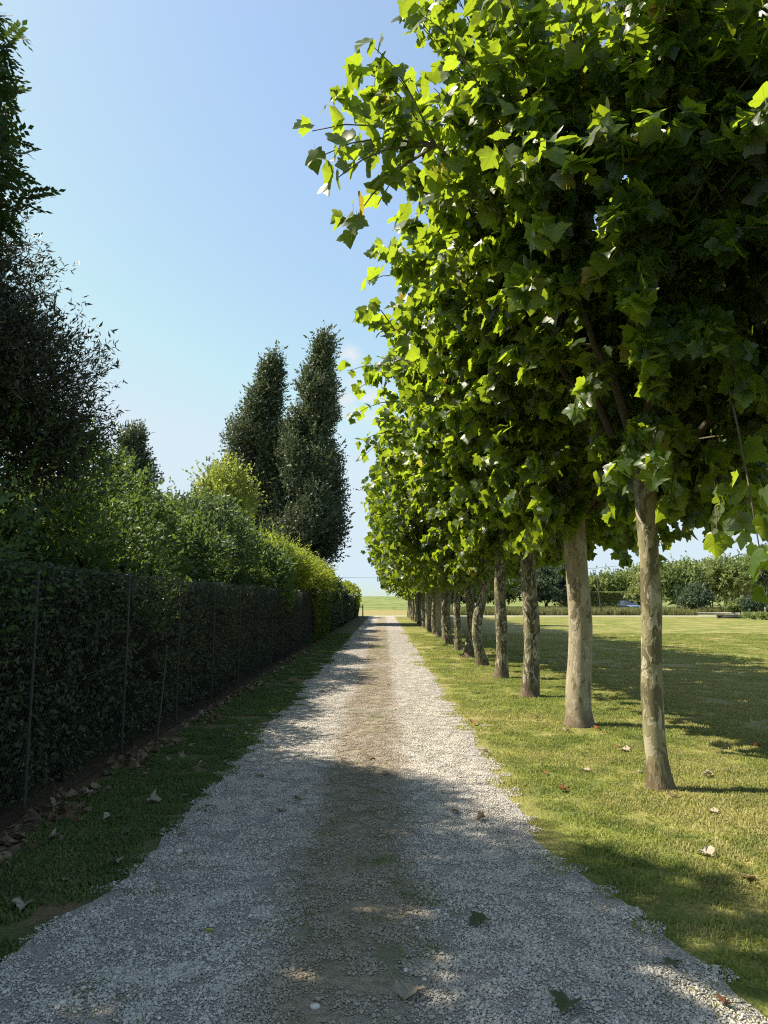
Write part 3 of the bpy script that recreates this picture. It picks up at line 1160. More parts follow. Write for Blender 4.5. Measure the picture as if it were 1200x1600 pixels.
# ------------------------------------------------------------------ shrubs, hedges and trees beside the drive
def sprigs(g, C, D, n_leaf, length, size, drop=.1):
    """leaves in sprigs: C (k,3) starts, D (k,3) directions"""
    k = len(C)
    t = np.tile(np.linspace(.1, 1, n_leaf), (k, 1)) + g.normal(0, .03, (k, n_leaf))
    L = length * g.uniform(.6, 1.3, k)
    P = C[:, None] + D[:, None] * (t * L[:, None])[:, :, None]
    P[:, :, 2] -= drop * t ** 2 * L[:, None]
    d = unit(D[:, None] * .7 + g.normal(0, .55, (k, n_leaf, 3)))
    n = unit(np.array([0, 0, .8]) + g.normal(0, .55, (k, n_leaf, 3)) + D[:, None] * .2)
    P, d, n = P.reshape(-1, 3), d.reshape(-1, 3), n.reshape(-1, 3)
    return P, d, n, size * g.uniform(.65, 1.25, len(P))


SPRIG = {}


def sprig_sources(tpl, n_leaf, length, size, drop=.08):
    """sprigs of leaves growing along +z; shared by every plant with the same leaf"""
    key = (id(tpl), n_leaf, round(length, 3), round(size, 4))
    if key not in SPRIG:
        res = []
        for i in range(10):
            g = np.random.default_rng(900 + i)
            P, d, n, S = sprigs(g, np.zeros((1, 3)), np.array([[0, 0, 1.]]), n_leaf, length, size, 0)
            P[:, 0] += drop * (P[:, 2] / length) ** 2 * length
            n = unit(np.array([0, .2, .5]) + g.normal(0, .65, n.shape))
            V, T, _ = stamp(tpl, g.integers(0, len(tpl), len(P)), P, frames(d, n), S)
            res.append((V, T, None))
        SPRIG[key] = res
    return SPRIG[key]


def sprig_foliage(g, C, D, tpl, n_leaf, length, size, mat, parent, base, gaps=False):
    if gaps:
        kp = sunlit_gaps(C + D * length * .5, base, size * .5 + length * .12)
        C, D = C[kp], D[kp]
    k = len(C)
    th = np.arccos(np.clip(D[:, 2], -1, 1))
    ph = np.arctan2(D[:, 1], D[:, 0])
    # turn +z onto D, after a random turn about the sprig's own axis
    rot = np.array([(Matrix.Rotation(ph[i], 3, 'Z') @ Matrix.Rotation(th[i], 3, 'Y') @ Matrix.Rotation(a, 3, 'Z')).to_euler()[:] for i, a in enumerate(g.uniform(0, 6.28, k))])
    return scatter('foliage', sprig_sources(tpl, n_leaf, length, size), C, rot, g.uniform(.75, 1.3, k), g.integers(0, 10, k), [mat], parent)


def blob_points(g, lobes, k, shell=.72):
    """points near the surface of a union of ellipsoids (c, r); returns points and outward directions"""
    w = np.array([r[0] * r[1] + r[1] * r[2] + r[0] * r[2] for c, r in lobes])
    i = g.choice(len(lobes), int(k * 2.2), p=w / w.sum())
    C = np.array([c for c, r in lobes])[i]
    Rr = np.array([r for c, r in lobes])[i]
    u = unit(g.normal(0, 1, (len(i), 3)))
    rr = shell + (1 - shell) * g.uniform(0, 1, len(i))
    P = C + u * Rr * rr[:, None]
    dmin = np.full(len(P), 9.)
    for c, r in lobes:
        dmin = np.minimum(dmin, np.linalg.norm((P - np.array(c)) / np.array(r), axis=1))
    keep = (dmin > shell * .82) & (P[:, 2] > .15)
    o = unit(u / Rr)
    return P[keep][:k], o[keep][:k]


def lobed(g, c, r, n, spread=.75, size=(.4, .65)):
    out_ = [(np.array(c, float), np.array(r, float) * .75)]
    for _ in range(n):
        u = unit(g.normal(0, 1, 3))
        u[2] = abs(u[2]) * .9 - .15
        s = g.uniform(*size)
        out_.append((np.array(c) + u * np.array(r) * spread * g.uniform(.8, 1.1), np.array(r) * s * g.uniform(.8, 1.2, 3)))
    return out_


FLECKS = [(gpt(640, 1432), .10), (gpt(590, 1425), .06), (gpt(490, 1530), .05), (gpt(1035, 1530), .06), (gpt(770, 1235), .10), (gpt(440, 1500), .03), (gpt(700, 1500), .03)]


def sunlit_gaps(P, base, more=.05):
    """True for what leaves the chinks open through which the sun reaches the drive"""
    W = P + np.asarray(base)
    keep = np.ones(len(W), bool)
    s = np.array(sdir)
    for (gp, r) in FLECKS:
        d = W - np.array([gp[0], gp[1], 0.])
        t = d @ s
        keep &= np.linalg.norm(d - t[:, None] * s, axis=1) > r + more
    return keep


def shrub(name, cat, label, x, y, rx, ry, h, mat, tpl, n, size, seed, sprig=.32, nleaf=9, lobes_n=9, up=.45, z0=.25, group=None, stems=4, bark=None, core=True, shell=.72):
    g = np.random.default_rng(seed)
    T0 = thing(name, label, cat, (x, y, 0), group)
    cz = (h + z0) / 2
    lobes = lobed(g, (0, 0, cz), (rx, ry, (h - z0) / 2), lobes_n)
    # keep the whole thing inside its height
    P, O = blob_points(g, lobes, n // nleaf, shell)
    P[:, 2] = np.where(P[:, 2] > h, h - (P[:, 2] - h) * .3, P[:, 2])
    D = unit(O + g.normal(0, .35, O.shape) + np.array([0, 0, up]))
    sprig_foliage(g, P - D * sprig * .5, D, tpl, nleaf, sprig, size, mat, T0, (x, y, 0), y < 11)
    if core:                                       # coarse inner leaves keep the heart of the plant dark
        k = n // 18
        q = unit(g.normal(0, 1, (k, 3))) * g.uniform(.15, .62, (k, 1)) * np.array([rx, ry, (h - z0) / 2]) + np.array([0, 0, cz])
        q = q[sunlit_gaps(q, (x, y, 0), size)] if y < 11 else q
        k = len(q)
        V2, T2, _ = stamp(QD, g.integers(0, 3, k), q, frames(unit(g.normal(0, 1, (k, 3))), unit(g.normal(0, 1, (k, 3)))), size * g.uniform(2.5, 4, k))
        link('filler_leaves', make_mesh('filler_leaves', V2, T2, [mat]), T0, kind='stuff')
    for i in range(stems):
        a = g.uniform(0, 6.28)
        mb = MB()
        e = np.array([math.cos(a) * rx * .5, math.sin(a) * ry * .5, h * g.uniform(.6, .85)])
        t = np.linspace(0, 1, 5)[:, None]
        mb.tube(np.array([math.cos(a), math.sin(a), 0]) * .08 * min(rx, 1) + e * t * np.array([1, 1, 1]) * np.hstack([t, t, np.ones_like(t)]) + g.normal(0, .03, (5, 3)) * t, np.linspace(.012 * h, .004 * h, 5), 6)
        link('stem', mb.mesh('stem', [bark or M_BARK_DARK], True), T0)
    return T0


OV = [oval_leaf(.5, .3, .15), oval_leaf(.45, .1, .3), oval_leaf(.55, .5, .05)]
NARROW = [oval_leaf(.26, .2, .1), oval_leaf(.22, .1, .2)]
NARROWQ = [quad_leaf(.26, .2), quad_leaf(.2, .3)]
QD = [quad_leaf(.6, .2), quad_leaf(.5, .4), quad_leaf(.7, .05)]
PIN = [pinnate_leaf(6), pinnate_leaf(7), pinnate_leaf(5)]

M_HEDGE = leaf_mat('hedge_leaf', (.03, .055, .022), (.085, .125, .055), (.06, .10, .02), .25, .38, .5)
M_HEDGE_LT = leaf_mat('hedge_leaf_pale', (.03, .06, .014), (.07, .11, .022), (.2, .28, .03), .35, .45, .4)
M_LAUREL = leaf_mat('laurel_leaf', (.045, .095, .038), (.09, .15, .062), (.22, .32, .05), .38, .5, .3, clump=.9)
M_BLUE = leaf_mat('bluish_leaf', (.05, .095, .04), (.105, .16, .07), (.20, .28, .06), .35, .5, .3, clump=.9)
M_YELLOW = leaf_mat('yellow_green_leaf', (.12, .17, .022), (.22, .28, .045), (.52, .62, .06), .47, .5, .35, clump=1.1)
M_PALE = leaf_mat('pale_tree_leaf', (.14, .17, .04), (.24, .27, .07), (.44, .52, .08), .45, .5, .35)
M_OLIVE = leaf_mat('dark_olive_leaf', (.035, .045, .026), (.085, .095, .06), (.07, .09, .03), .2, .42, .5)
M_ROBIN = leaf_mat('robinia_leaf', (.025, .055, .018), (.055, .09, .028), (.09, .15, .025), .3, .5, .35)
M_POPLAR = leaf_mat('poplar_leaf', (.06, .085, .045), (.135, .16, .10), (.14, .18, .07), .28, .5, .3, clump=.5)
M_FAR1 = leaf_mat('far_tree_leaf', (.14, .19, .065), (.25, .30, .11), (.36, .44, .12), .42, .5, .3, clump=.35)
M_FAR2 = leaf_mat('far_dark_leaf', (.055, .09, .065), (.12, .16, .10), (.16, .22, .09), .32, .5, .3, clump=.35)
M_FAR3 = leaf_mat('far_pale_leaf', (.18, .21, .075), (.29, .32, .13), (.40, .46, .14), .42, .5, .3, clump=.5)

HX = -2.80                                         # front of the hedge


def hedge(label, y0, y1, x_front, depth, h, mat, per_m2, size, seed, tpl, core_mat, rough=.05, tops=True):
    g = np.random.default_rng(seed)
    T0 = thing('hedge', label, 'hedge', (x_front - depth / 2, (y0 + y1) / 2, 0), 'clipped hedges along the drive')
    L = y1 - y0
    k = int(L * h * per_m2)
    yy = g.uniform(-L / 2, L / 2, k)
    zz = g.uniform(.03, h, k)
    lay = g.uniform(0, 1, k) ** 1.6 * .22
    bulge = rough * 2 * (fbm(yy * .9 + 50, zz * 1.1) - .5) + rough * (fbm(yy * 4, zz * 4 + 9) - .5)
    low = .10 * sstep(zz, .5, .05)
    A = np.column_stack([depth / 2 - lay + bulge - low, yy, zz])
    OA = np.tile([1., 0, .25], (k, 1))
    kt = int(L * depth * per_m2 * .7)
    B = np.column_stack([g.uniform(-depth / 2, depth / 2, kt), g.uniform(-L / 2, L / 2, kt), h - .15 * g.uniform(0, 1, kt) ** 2])
    OB = np.tile([0, 0, 1.], (kt, 1))
    ke = int(depth * h * per_m2)
    Cc = np.column_stack([g.uniform(-depth / 2, depth / 2, ke), L / 2 - .1 * g.uniform(0, 1, ke), g.uniform(.05, h, ke)])
    OC = np.tile([0, 1., .2], (ke, 1))
    kb = int(L * h * per_m2 * .5)
    E = np.column_stack([-depth / 2 + .2 * g.uniform(0, 1, kb), g.uniform(-L / 2, L / 2, kb), g.uniform(.05, h, kb)])
    OE = np.tile([-1., 0, .2], (kb, 1))
    P = np.vstack([A, B, Cc, E])
    O = np.vstack([OA, OB, OC, OE])
    d = unit(O * .4 + g.normal(0, .6, P.shape) + np.array([0, 0, .1]))
    n = unit(O * .6 + g.normal(0, .55, P.shape) + np.array([0, 0, .35]))
    V, T, _ = stamp(tpl, g.integers(0, len(tpl), len(P)), P, frames(d, n), size * g.uniform(.6, 1.3, len(P)))
    link('foliage', make_mesh('foliage', V, T, [mat]), T0, kind='stuff')
    # woody inside: crossing stems and oversized dark leaves added to block leaking sun
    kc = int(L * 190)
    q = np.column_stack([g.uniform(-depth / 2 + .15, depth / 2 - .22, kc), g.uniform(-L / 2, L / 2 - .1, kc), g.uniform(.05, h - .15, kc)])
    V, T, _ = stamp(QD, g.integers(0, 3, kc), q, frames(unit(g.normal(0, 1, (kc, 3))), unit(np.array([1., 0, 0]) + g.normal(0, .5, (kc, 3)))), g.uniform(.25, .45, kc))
    link('filler_leaves', make_mesh('filler_leaves', V, T, [core_mat]), T0, kind='stuff')
    mb = MB()
    for i in range(int(L * 3)):
        b = np.array([g.uniform(-depth / 3, depth / 2 - .12), g.uniform(-L / 2, L / 2), 0])
        e = b + np.array([g.uniform(-.1, .1), g.uniform(-.35, .35), h * g.uniform(.6, .95)])
        mb.tube([b, (b + e) / 2 + g.normal(0, .05, 3), e], [.012, .009, .005], 5)
    link('stems', mb.mesh('stems', [M_TWIG], True), T0, kind='stuff')
    return T0


M_FILLER = leaf_mat('dark_filler_leaf', (.012, .018, .008), (.02, .03, .012), (.02, .03, .01), .1, .8, .1)  # near-black leaf for the added light-blocking filler inside the hedges
hedge('dark clipped hedge growing through the wire fence, nearest to the camera', 2.0, 16.0, HX + .06, .8, 1.88, M_HEDGE, 1150, .056, 1, OV, M_FILLER, .07)
hedge('dark clipped hedge behind the middle run of the wire fence', 16.0, 27.5, HX + .05, .8, 1.9, M_HEDGE, 700, .075, 2, QD, M_FILLER, .08)
hedge('bulging lighter green stretch of hedge where the wire fence ends', 27.5, 34.0, HX + .26, .95, 2.05, M_HEDGE_LT, 420, .095, 3, QD, M_FILLER, .25)
hedge('long flat-topped hedge running to the end of the drive', 34.0, 76.0, HX + .22, .9, 1.95, M_HEDGE, 190, .15, 4, QD, M_FILLER, .10)

# shrubs behind the hedge
GS = 'shrubs behind the hedge'
shrub('laurel_bush', 'bush', 'dark glossy broad-leaved bush behind the first fence post', -4.3, 5.4, 1.45, 1.9, 3.3, M_LAUREL, OV, 34000, .05, 11, group=GS)
shrub('laurel_bush', 'bush', 'dark green bush under the olive-grey tree, behind the second and third fence posts', -4.2, 8.3, 1.55, 2.1, 3.6, M_LAUREL, OV, 34000, .066, 12, group=GS)
shrub('laurel_bush', 'bush', 'dense mid-green bush under the far poplar that stands alone', -4.4, 12.6, 1.6, 2.3, 3.95, M_LAUREL, QD, 34000, .075, 13, group=GS)
shrub('privet_bush', 'bush', 'blue-green bush spilling over the fence top', -4.3, 16.6, 1.55, 2.4, 3.8, M_BLUE, QD, 36000, .08, 14, group=GS)
shrub('privet_bush', 'bush', 'rounded grey-green bush topped with pale shoots', -5.4, 21.0, 1.8, 2.2, 4.5, M_BLUE, QD, 26000, .09, 15, group=GS)
shrub('privet_bush', 'bush', 'dark bush between the blue-green bush and the yellow-green one', -4.2, 20.8, 1.25, 2.2, 3.6, M_LAUREL, QD, 26000, .09, 16, group=GS)
shrub('bamboo_bush', 'bush', 'bright yellow-green feathery bush leaning over the fence', -4.2, 26.0, 1.5, 2.6, 3.8, M_YELLOW, NARROWQ, 34000, .14, 17, sprig=.55, z0=1.3, group=GS)
shrub('bamboo_bush', 'bush', 'yellow-green bush rising above the bulging hedge', -4.15, 31.5, 1.5, 2.8, 3.7, M_YELLOW, NARROWQ, 30000, .15, 18, sprig=.55, z0=1.3, group=GS)
shrub('bamboo_bush', 'bush', 'sunlit feathery green bush at the foot of the two poplars', -4.3, 38.0, 1.5, 3.2, 3.8, M_YELLOW, NARROWQ, 26000, .17, 19, sprig=.6, z0=1.3, group=GS)
shrub('privet_bush', 'bush', 'dark green bush beyond the two poplars', -4.3, 47.0, 1.5, 3.8, 3.5, M_LAUREL, QD, 15000, .14, 20, group=GS)
shrub('privet_bush', 'bush', 'mid-green bush over the far stretch of hedge', -4.3, 56.0, 1.5, 4.2, 3.5, M_BLUE, QD, 14000, .16, 21, group=GS)
shrub('privet_bush', 'bush', 'last pale green bush at the far end of the hedge', -4.0, 67.0, 1.4, 4.5, 3.3, M_YELLOW, QD, 13000, .16, 22, group=GS)

# pale tree in front of the poplars
shrub('pale_tree', 'tree', 'small pale yellow-green tree in front of the two poplars', -9.0, 42.0, 1.75, 1.8, 9.6, M_PALE, QD, 11000, .17, 31, sprig=.95, z0=3.6, lobes_n=16, stems=3, core=False, up=.8, shell=.45)


def olive_tree():
    g = np.random.default_rng(41)
    b = np.array([-4.75, 7.1, 0])
    T0 = thing('olive_tree', 'dark grey-green tree with fine leaves towering over the hedge', 'tree', tuple(b))
    mb = MB()
    mb.tube([(0, 0, -.05), (.05, .02, 1.0), (.0, .05, 2.2), (-.1, .05, 3.6)], [.13, .11, .09, .06], 10, True, .03, 4)
    link('trunk', mb.mesh('trunk', [M_BARK_DARK], True), T0)
    lobes = [((0.0, 0, 3.9), (1.7, 1.6, 1.0)), ((1.05, -.1, 3.75), (1.0, .9, .7)), ((.25, .1, 4.2), (1.25, 1.2, 1.1)), ((-.5, .1, 5.0), (1.25, 1.1, 1.1)),
             ((-1.0, 0, 5.9), (1.0, .9, .9)), ((.75, .2, 3.95), (.75, .8, .7)), ((-1.3, -.2, 4.0), (1.5, 1.3, 1.6)), ((1.3, .3, 3.15), (.75, .7, .6)), ((.35, -.3, 5.0), (.55, .6, .7)), ((.62, 0, 4.85), (.7, .8, .85)), ((-.35, 0, 5.75), (.75, .8, .85)), ((-.4, -1.4, 4.4), (1.0, .9, 1.1)), ((-.7, -1.5, 5.6), (.9, .9, .9)), ((.25, -1.0, 5.9), (.85, .8, .9))]
    P, O = blob_points(g, [(np.array(c), np.array(r)) for c, r in lobes], 13000, .5)
    D = unit(O + g.normal(0, .35, O.shape) + np.array([.15, 0, .5]))
    sprig_foliage(g, P - D * .15, D, NARROWQ, 13, .32, .062, M_OLIVE, T0, b, True)
    k = 9000
    q = np.vstack([np.array(c) + unit(g.normal(0, 1, (k // 14, 3))) * g.uniform(.1, .6, (k // 14, 1)) * np.array(r) for c, r in lobes])
    q = q[sunlit_gaps(q, b, .05)]
    V2, T2, _ = stamp(QD, g.integers(0, 3, len(q)), q, frames(unit(g.normal(0, 1, q.shape)), unit(g.normal(0, 1, q.shape))), g.uniform(.07, .12, len(q)))
    link('filler_leaves', make_mesh('filler_leaves', V2, T2, [M_OLIVE]), T0, kind='stuff')
    for c, r in lobes:
        s = np.array([0, 0, 2.0])
        mb = MB()
        c = np.array(c)
        mb.tube([s, (s + c) / 2 + g.normal(0, .08, 3), c], [.04, .025, .01], 6)
        link('limb', mb.mesh('limb', [M_BARK_DARK], True), T0)


olive_tree()
shrub('olive_tree', 'tree', 'grey-green tree just outside the view beside the feathery tree', -5.6, 2.6, 1.9, 2.2, 7.2, M_OLIVE, NARROWQ, 60000, .075, 42, sprig=.34, nleaf=11, z0=1.2, lobes_n=12, stems=2)


def robinia():
    g = np.random.default_rng(43)
    b = np.array([-4.6, 4.6, 0])
    T0 = thing('robinia_tree', 'feathery tree with small paired leaflets reaching over the hedge top', 'tree', tuple(b))
    mb = MB()
    mb.tube([(0, 0, -.05), (.05, .0, 1.2), (.1, .1, 2.6), (0, .1, 4.2), (-.1, 0, 5.6)], [.12, .10, .08, .05, .02], 10, True, .03, 5)
    link('trunk', mb.mesh('trunk', [M_BARK_DARK], True), T0)
    # arching branches; those on the drive side show at the edge of the picture
    tips = [np.array(at(px, py, Y)) - b for px, py, Y in ((36, 262, 5.4), (45, 305, 5.2), (18, 145, 5.6), (16, 215, 5.5), (10, 25, 5.6), (14, 70, 5.2), (8, 250, 5.0), (22, 330, 5.6), (5, 180, 5.9), (-40, 120, 5.5), (-60, 300, 5.0), (-90, 40, 5.4), (10, 110, 4.9), (-20, 210, 5.6), (-30, 20, 5.0))]
    for i in range(120):
        a = g.uniform(0, 6.28)
        rr = 1.75 * math.sqrt(g.uniform(.05, 1))
        tips.append(np.array([math.cos(a) * rr * .85 - .75, math.sin(a) * rr * 1.1 + .6, g.uniform(3.3, 8.0)]))
    PP, DD = [], []
    for i, tp in enumerate(tips):
        s = np.array([.05, .08, max(2.0, tp[2] - 1.6 + g.uniform(-.2, .2))])
        m = (s + tp) / 2 + np.array([0, 0, .22])
        line = np.array([s, (s + m) / 2, m, (m + tp) / 2 + np.array([0, 0, .08]), tp])
        mb = MB()
        mb.tube(line, np.linspace(.018, .004, 5), 5)
        link('branch', mb.mesh('branch', [M_BARK_DARK], True), T0)
        kq = 60
        t = g.uniform(.3, 1, kq) * 3.999
        sg = t.astype(int)
        f = (t - sg)[:, None]
        p = line[sg] * (1 - f) + line[sg + 1] * f
        ax = unit(line[-1] - line[-2])
        PP.append(p)
        DD.append(unit(ax * .5 + g.normal(0, .6, (kq, 3)) + np.array([.15, 0, -.1])))
    P, D = np.vstack(PP), np.vstack(DD)
    kp = sunlit_gaps(P + D * .1, b, .06)
    P, D = P[kp], D[kp]
    D[:, 2] -= .15
    D = unit(D)
    kq = len(P)
    # leaf axis +y onto D, blade up
    M = frames(D, unit(np.array([0, 0, 1.]) + g.normal(0, .4, P.shape)))
    rot = np.array([Matrix(M[i].tolist()).to_euler()[:] for i in range(kq)])
    scatter('foliage', [(V, T, None) for V, T in PIN], P, rot, g.uniform(.17, .28, kq), g.integers(0, 3, kq), [M_ROBIN], T0)


robinia()


def poplar(label, x, y, h, w, lean, n, size, seed, z_low=1.5):
    g = np.random.default_rng(seed)
    T0 = thing('poplar_tree', label, 'tree', (x, y, 0), 'tall poplars beyond the hedge')
    zs = np.linspace(0, h * .95, 8)
    ax = np.column_stack([lean * (zs / h) ** 2, .1 * np.sin(zs), zs])
    mb = MB()
    mb.tube(ax, np.linspace(.28, .03, 8), 8, True, .03, 3)
    link('trunk', mb.mesh('trunk', [M_BARK_DARK], True), T0)
    plumes, mbl = [], MB()
    for i in range(78):
        t = .10 + .86 * ((i + .5) / 78) ** .85 + g.uniform(-.02, .02)
        a = g.uniform(0, 6.28)
        env = w / 2 * (1 - t ** 1.9) ** .9 * min(1, .75 + .9 * t)
        pr = w * g.uniform(.12, .19) * (1.15 - .75 * t)
        env *= g.uniform(.85, 1.14)
        prof = max(0, env - pr * .8) * math.sqrt(g.uniform(.1, 1.05))
        hh = h * g.uniform(.075, .135) * (1.2 - .85 * t)
        c = np.array([lean * t * t + math.cos(a) * prof, math.sin(a) * prof, min(t * h * .97, h - hh)])
        plumes.append((c, np.array([pr, pr, hh])))
        s = np.array([lean * (t * .8) ** 2, 0, max(.8, c[2] - hh * 1.3)])
        mbl.tube([s, (s + c) / 2 + np.array([math.cos(a), math.sin(a), 0]) * .15, c], [.05, .03, .012], 5)
    plumes.append((np.array([lean, 0, h * .94]), np.array([w * .05, w * .05, h * .06])))
    link('limbs', mbl.mesh('limbs', [M_BARK_DARK], True), T0, kind='stuff')
    P, O = blob_points(g, plumes, n // 8, .5)
    D = unit(O * .75 + g.normal(0, .35, O.shape) + np.array([.4, 0, .7]))
    sprig_foliage(g, P - D * .2, D, QD, 8, .75, size, M_POPLAR, T0, (x, y, 0))


poplar('tall dark poplar, the taller one with an unbroken column of leaves', -6.0, 50.0, 20.6, 7.0, 1.9, 150000, .165, 51)
poplar('tall poplar with gaps in its crown, beside the taller poplar', -10.5, 52.0, 19.8, 7.6, 2.6, 140000, .165, 52)
poplar('shorter far poplar standing alone above the bushes', -20.3, 56.0, 15.4, 9.0, 1.2, 84000, .19, 53)

# ------------------------------------------------------------------ fence in front of the hedge
M_STEEL = simple_mat('weathered_steel', (.075, .08, .075), .8, .2, .4, 9)
M_WIRE = simple_mat('dark_wire', (.035, .038, .035), .6, .3, .2, 20)
F0 = thing('wire_fence', 'chain-link fence with thin grey posts in front of the dark hedge', 'fence', (-2.68, 2.0, 0))
FY0, FY1, FH = 2.0, 27.6, 1.86
post = MB()
post.tube([(0, 0, -.1), (0, 0, .6), (0.004, 0, 1.3), (0, 0, FH)], .012, 8)
post_me = post.mesh('post', [M_STEEL], True)
py = 5.75 - 2.03 * 2
i = 0
while py < FY1:
    o = link('post', post_me, F0, loc=(R.normal(0, .008), py - FY0, 0), rot=(R.normal(0, .006), R.normal(0, .006), 0))
    py += 2.03
mb = MB()
L = FY1 - FY0
pitch = .055
ang = math.tan(rad(57))
k = int(L / pitch)
for fam in (1, -1):
    for i in range(-int(FH / ang / pitch) - 1, k + int(FH / ang / pitch) + 1):
        ya = i * pitch
        yb = ya + fam * FH / ang
        a, b = np.array([.002 * fam, ya, .02]), np.array([.002 * fam, yb, FH])
        lo, hi = 0.0, 1.0
        if yb != ya:
            t0, t1 = (0 - ya) / (yb - ya), (L - ya) / (yb - ya)
            lo, hi = max(0, min(t0, t1)), min(1, max(t0, t1))
        if hi - lo < .02:
            continue
        p, q = a + (b - a) * lo, a + (b - a) * hi
        d = unit(q - p)
        s = np.cross(d, np.array([1., 0, 0])) * .0010
        e = np.array([.0010, 0, 0])
        V = [p - s - e, p + s - e, p + e, q - s - e, q + s - e, q + e]
        mb.add(V, None, [(0, 1, 4, 3), (1, 2, 5, 4), (2, 0, 3, 5)])
link('wire_mesh', mb.mesh('wire_mesh', [M_WIRE]), F0, loc=(.024, 0, 0), kind='stuff')
for z in (.05, .95, FH):
    mb = MB()
    mb.tube([(0, 0, z), (0, L / 2, z - .01), (0, L, z)], .0022, 5)
    link('line_wire', mb.mesh('line_wire', [M_WIRE]), F0, loc=(.027, 0, 0))
for n_, (pa, pb) in enumerate((((240, 1118), (257, 1062)), ((233, 1150), (240, 1125)))):
    pass
g0, g1 = gpt(228, 1160), None
mb = MB()
mb.tube([(0, 0, -.02), (.0, .18, .55), (-.02, .36, 1.05)], [.011, .010, .007], 6)
o = link('leaning_stick', mb.mesh('leaning_stick', [M_STEEL], True), None, (-2.60, 8.7, 0), label='thin pale stick leaning against the fence before the third post', category='stick')
mb = MB()
mb.tube([(0, 0, -.3), (0.01, 0, .6), (.0, 0, 1.15)], [.06, .055, .05], 8, True, .04, 2)
WP = thing('wooden_post', 'weathered wooden post at the far end of the hedge', 'post', (-2.05, 72.0, 0))
link('post_shaft', mb.mesh('post_shaft', [M_BARK_DARK], True), WP)
mb = MB()
mb.box((-.45, 0, .95), (.9, .05, .09))
link('rail', mb.mesh('rail', [M_BARK_DARK]), WP)

# ------------------------------------------------------------------ beyond the road
GF = 'trees beyond the road'


def far_tree(name, label, px, Y, top_px, half_w, mat, n, size, seed, z0=.3, trunk=.12, bark=None, stems=3, cat='tree', lob=9, dep=None):
    x, _, h = at(px, top_px, Y)
    zg = float(ground_z(np.array([x]), np.array([Y]))[0])
    T0 = shrub(name, cat, label, x, Y, half_w, dep or half_w, h - zg, mat, QD, n, size, seed, sprig=size * 3.5, z0=z0, lobes_n=lob, group=GF, stems=stems, bark=bark, shell=.6)
    T0.location.z = zg
    return T0


far_tree('dark_tree', 'broad dark blue-green tree beyond the road, before the clipped green hedge', 852, 104, 872, 5.0, M_FAR2, 9000, .42, 61, lob=12)
far_tree('grey_green_tree', 'grey-green tree between the speckled trunks beyond the road', 782, 108, 878, 5.5, M_FAR1, 7000, .42, 62)
far_tree('grey_green_tree', 'low grey-green tree seen past the crooked trunk beyond the road', 735, 112, 890, 6.0, M_FAR2, 7000, .42, 63)
far_tree('slender_tree', 'slender pale tree behind the broad dark tree', 881, 112, 865, 2.2, M_FAR1, 3000, .40, 64, z0=1.5)
for i, (px, tp, hw, m, lb) in enumerate(((912, 905, 4.5, M_FAR2, 'dark tree behind the leaning pole'), (950, 896, 4.5, M_FAR1, 'pale green tree just past the leaning pole'), (985, 889, 5.0, M_FAR1, 'rounded green tree above the parked car'),
                                        (1012, 887, 4.5, M_FAR3, 'yellowish tree behind the slim nearest trunk'), (1003, 915, 2.2, M_FAR3, 'small yellow-green tree beside the parked car'))):
    far_tree('green_tree', lb + ', beyond the clipped hedge' if i != 4 else lb, px, (128, 124, 126, 122, 103)[i], tp, hw, m, (6000, 6000, 7000, 6000, 2500)[i], .45 if i < 4 else .3, 70 + i)
far_tree('bushy_tree', 'bushy sunlit tree just past the slim nearest trunk, beyond the road', 1058, 90, 873, 2.9, M_FAR1, 9000, .30, 81, lob=14)
far_tree('low_bush', 'low dark leaning bush with a bare crooked foot by the road', 1084, 86, 915, 1.9, M_FAR2, 5000, .26, 82, cat='bush')
far_tree('loose_tree', 'loose-crowned tree with thin upright shoots behind the rail', 1108, 100, 873, 3.0, M_FAR3, 6500, .32, 83, z0=1.2)
far_tree('leaning_tree', 'tree with a leaning bare trunk behind the culvert', 1140, 88, 868, 2.4, M_FAR1, 6500, .30, 84, z0=1.9, stems=1)
far_tree('loose_tree', 'pale leafy tree between the leaning trunk and the white trunks', 1162, 96, 880, 2.6, M_FAR3, 5500, .32, 85, z0=1.4)
far_tree('white_trunk_tree', 'tree with two thin white trunks at the edge of the meadow', 1188, 90, 850, 2.6, M_FAR2, 6500, .28, 86, z0=2.6, bark=M_BIRCH, stems=2)
far_tree('low_bush', 'low dark bush at the foot of the leaning trunk', 1150, 83, 940, 1.0, M_FAR1, 2500, .20, 87, cat='bush', stems=2)
far_tree('low_bush', 'low round bush under the white trunks', 1172, 82, 935, 1.3, M_FAR2, 3000, .20, 88, cat='bush', stems=2)
far_tree('background_tree', 'tall green tree far behind the loose-crowned trees', 1130, 130, 885, 7.0, M_FAR1, 6000, .5, 89)
far_tree('background_tree', 'wide green tree far behind the bushy sunlit tree', 1060, 134, 890, 7.5, M_FAR1, 6000, .5, 90)
far_tree('background_tree', 'dark tree far behind the white trunks', 1200, 120, 880, 6.0, M_FAR2, 6000, .45, 91)
far_tree('background_tree', 'green tree beyond the meadow behind the row of trunks', 690, 120, 895, 6.5, M_FAR1, 6000, .5, 92)

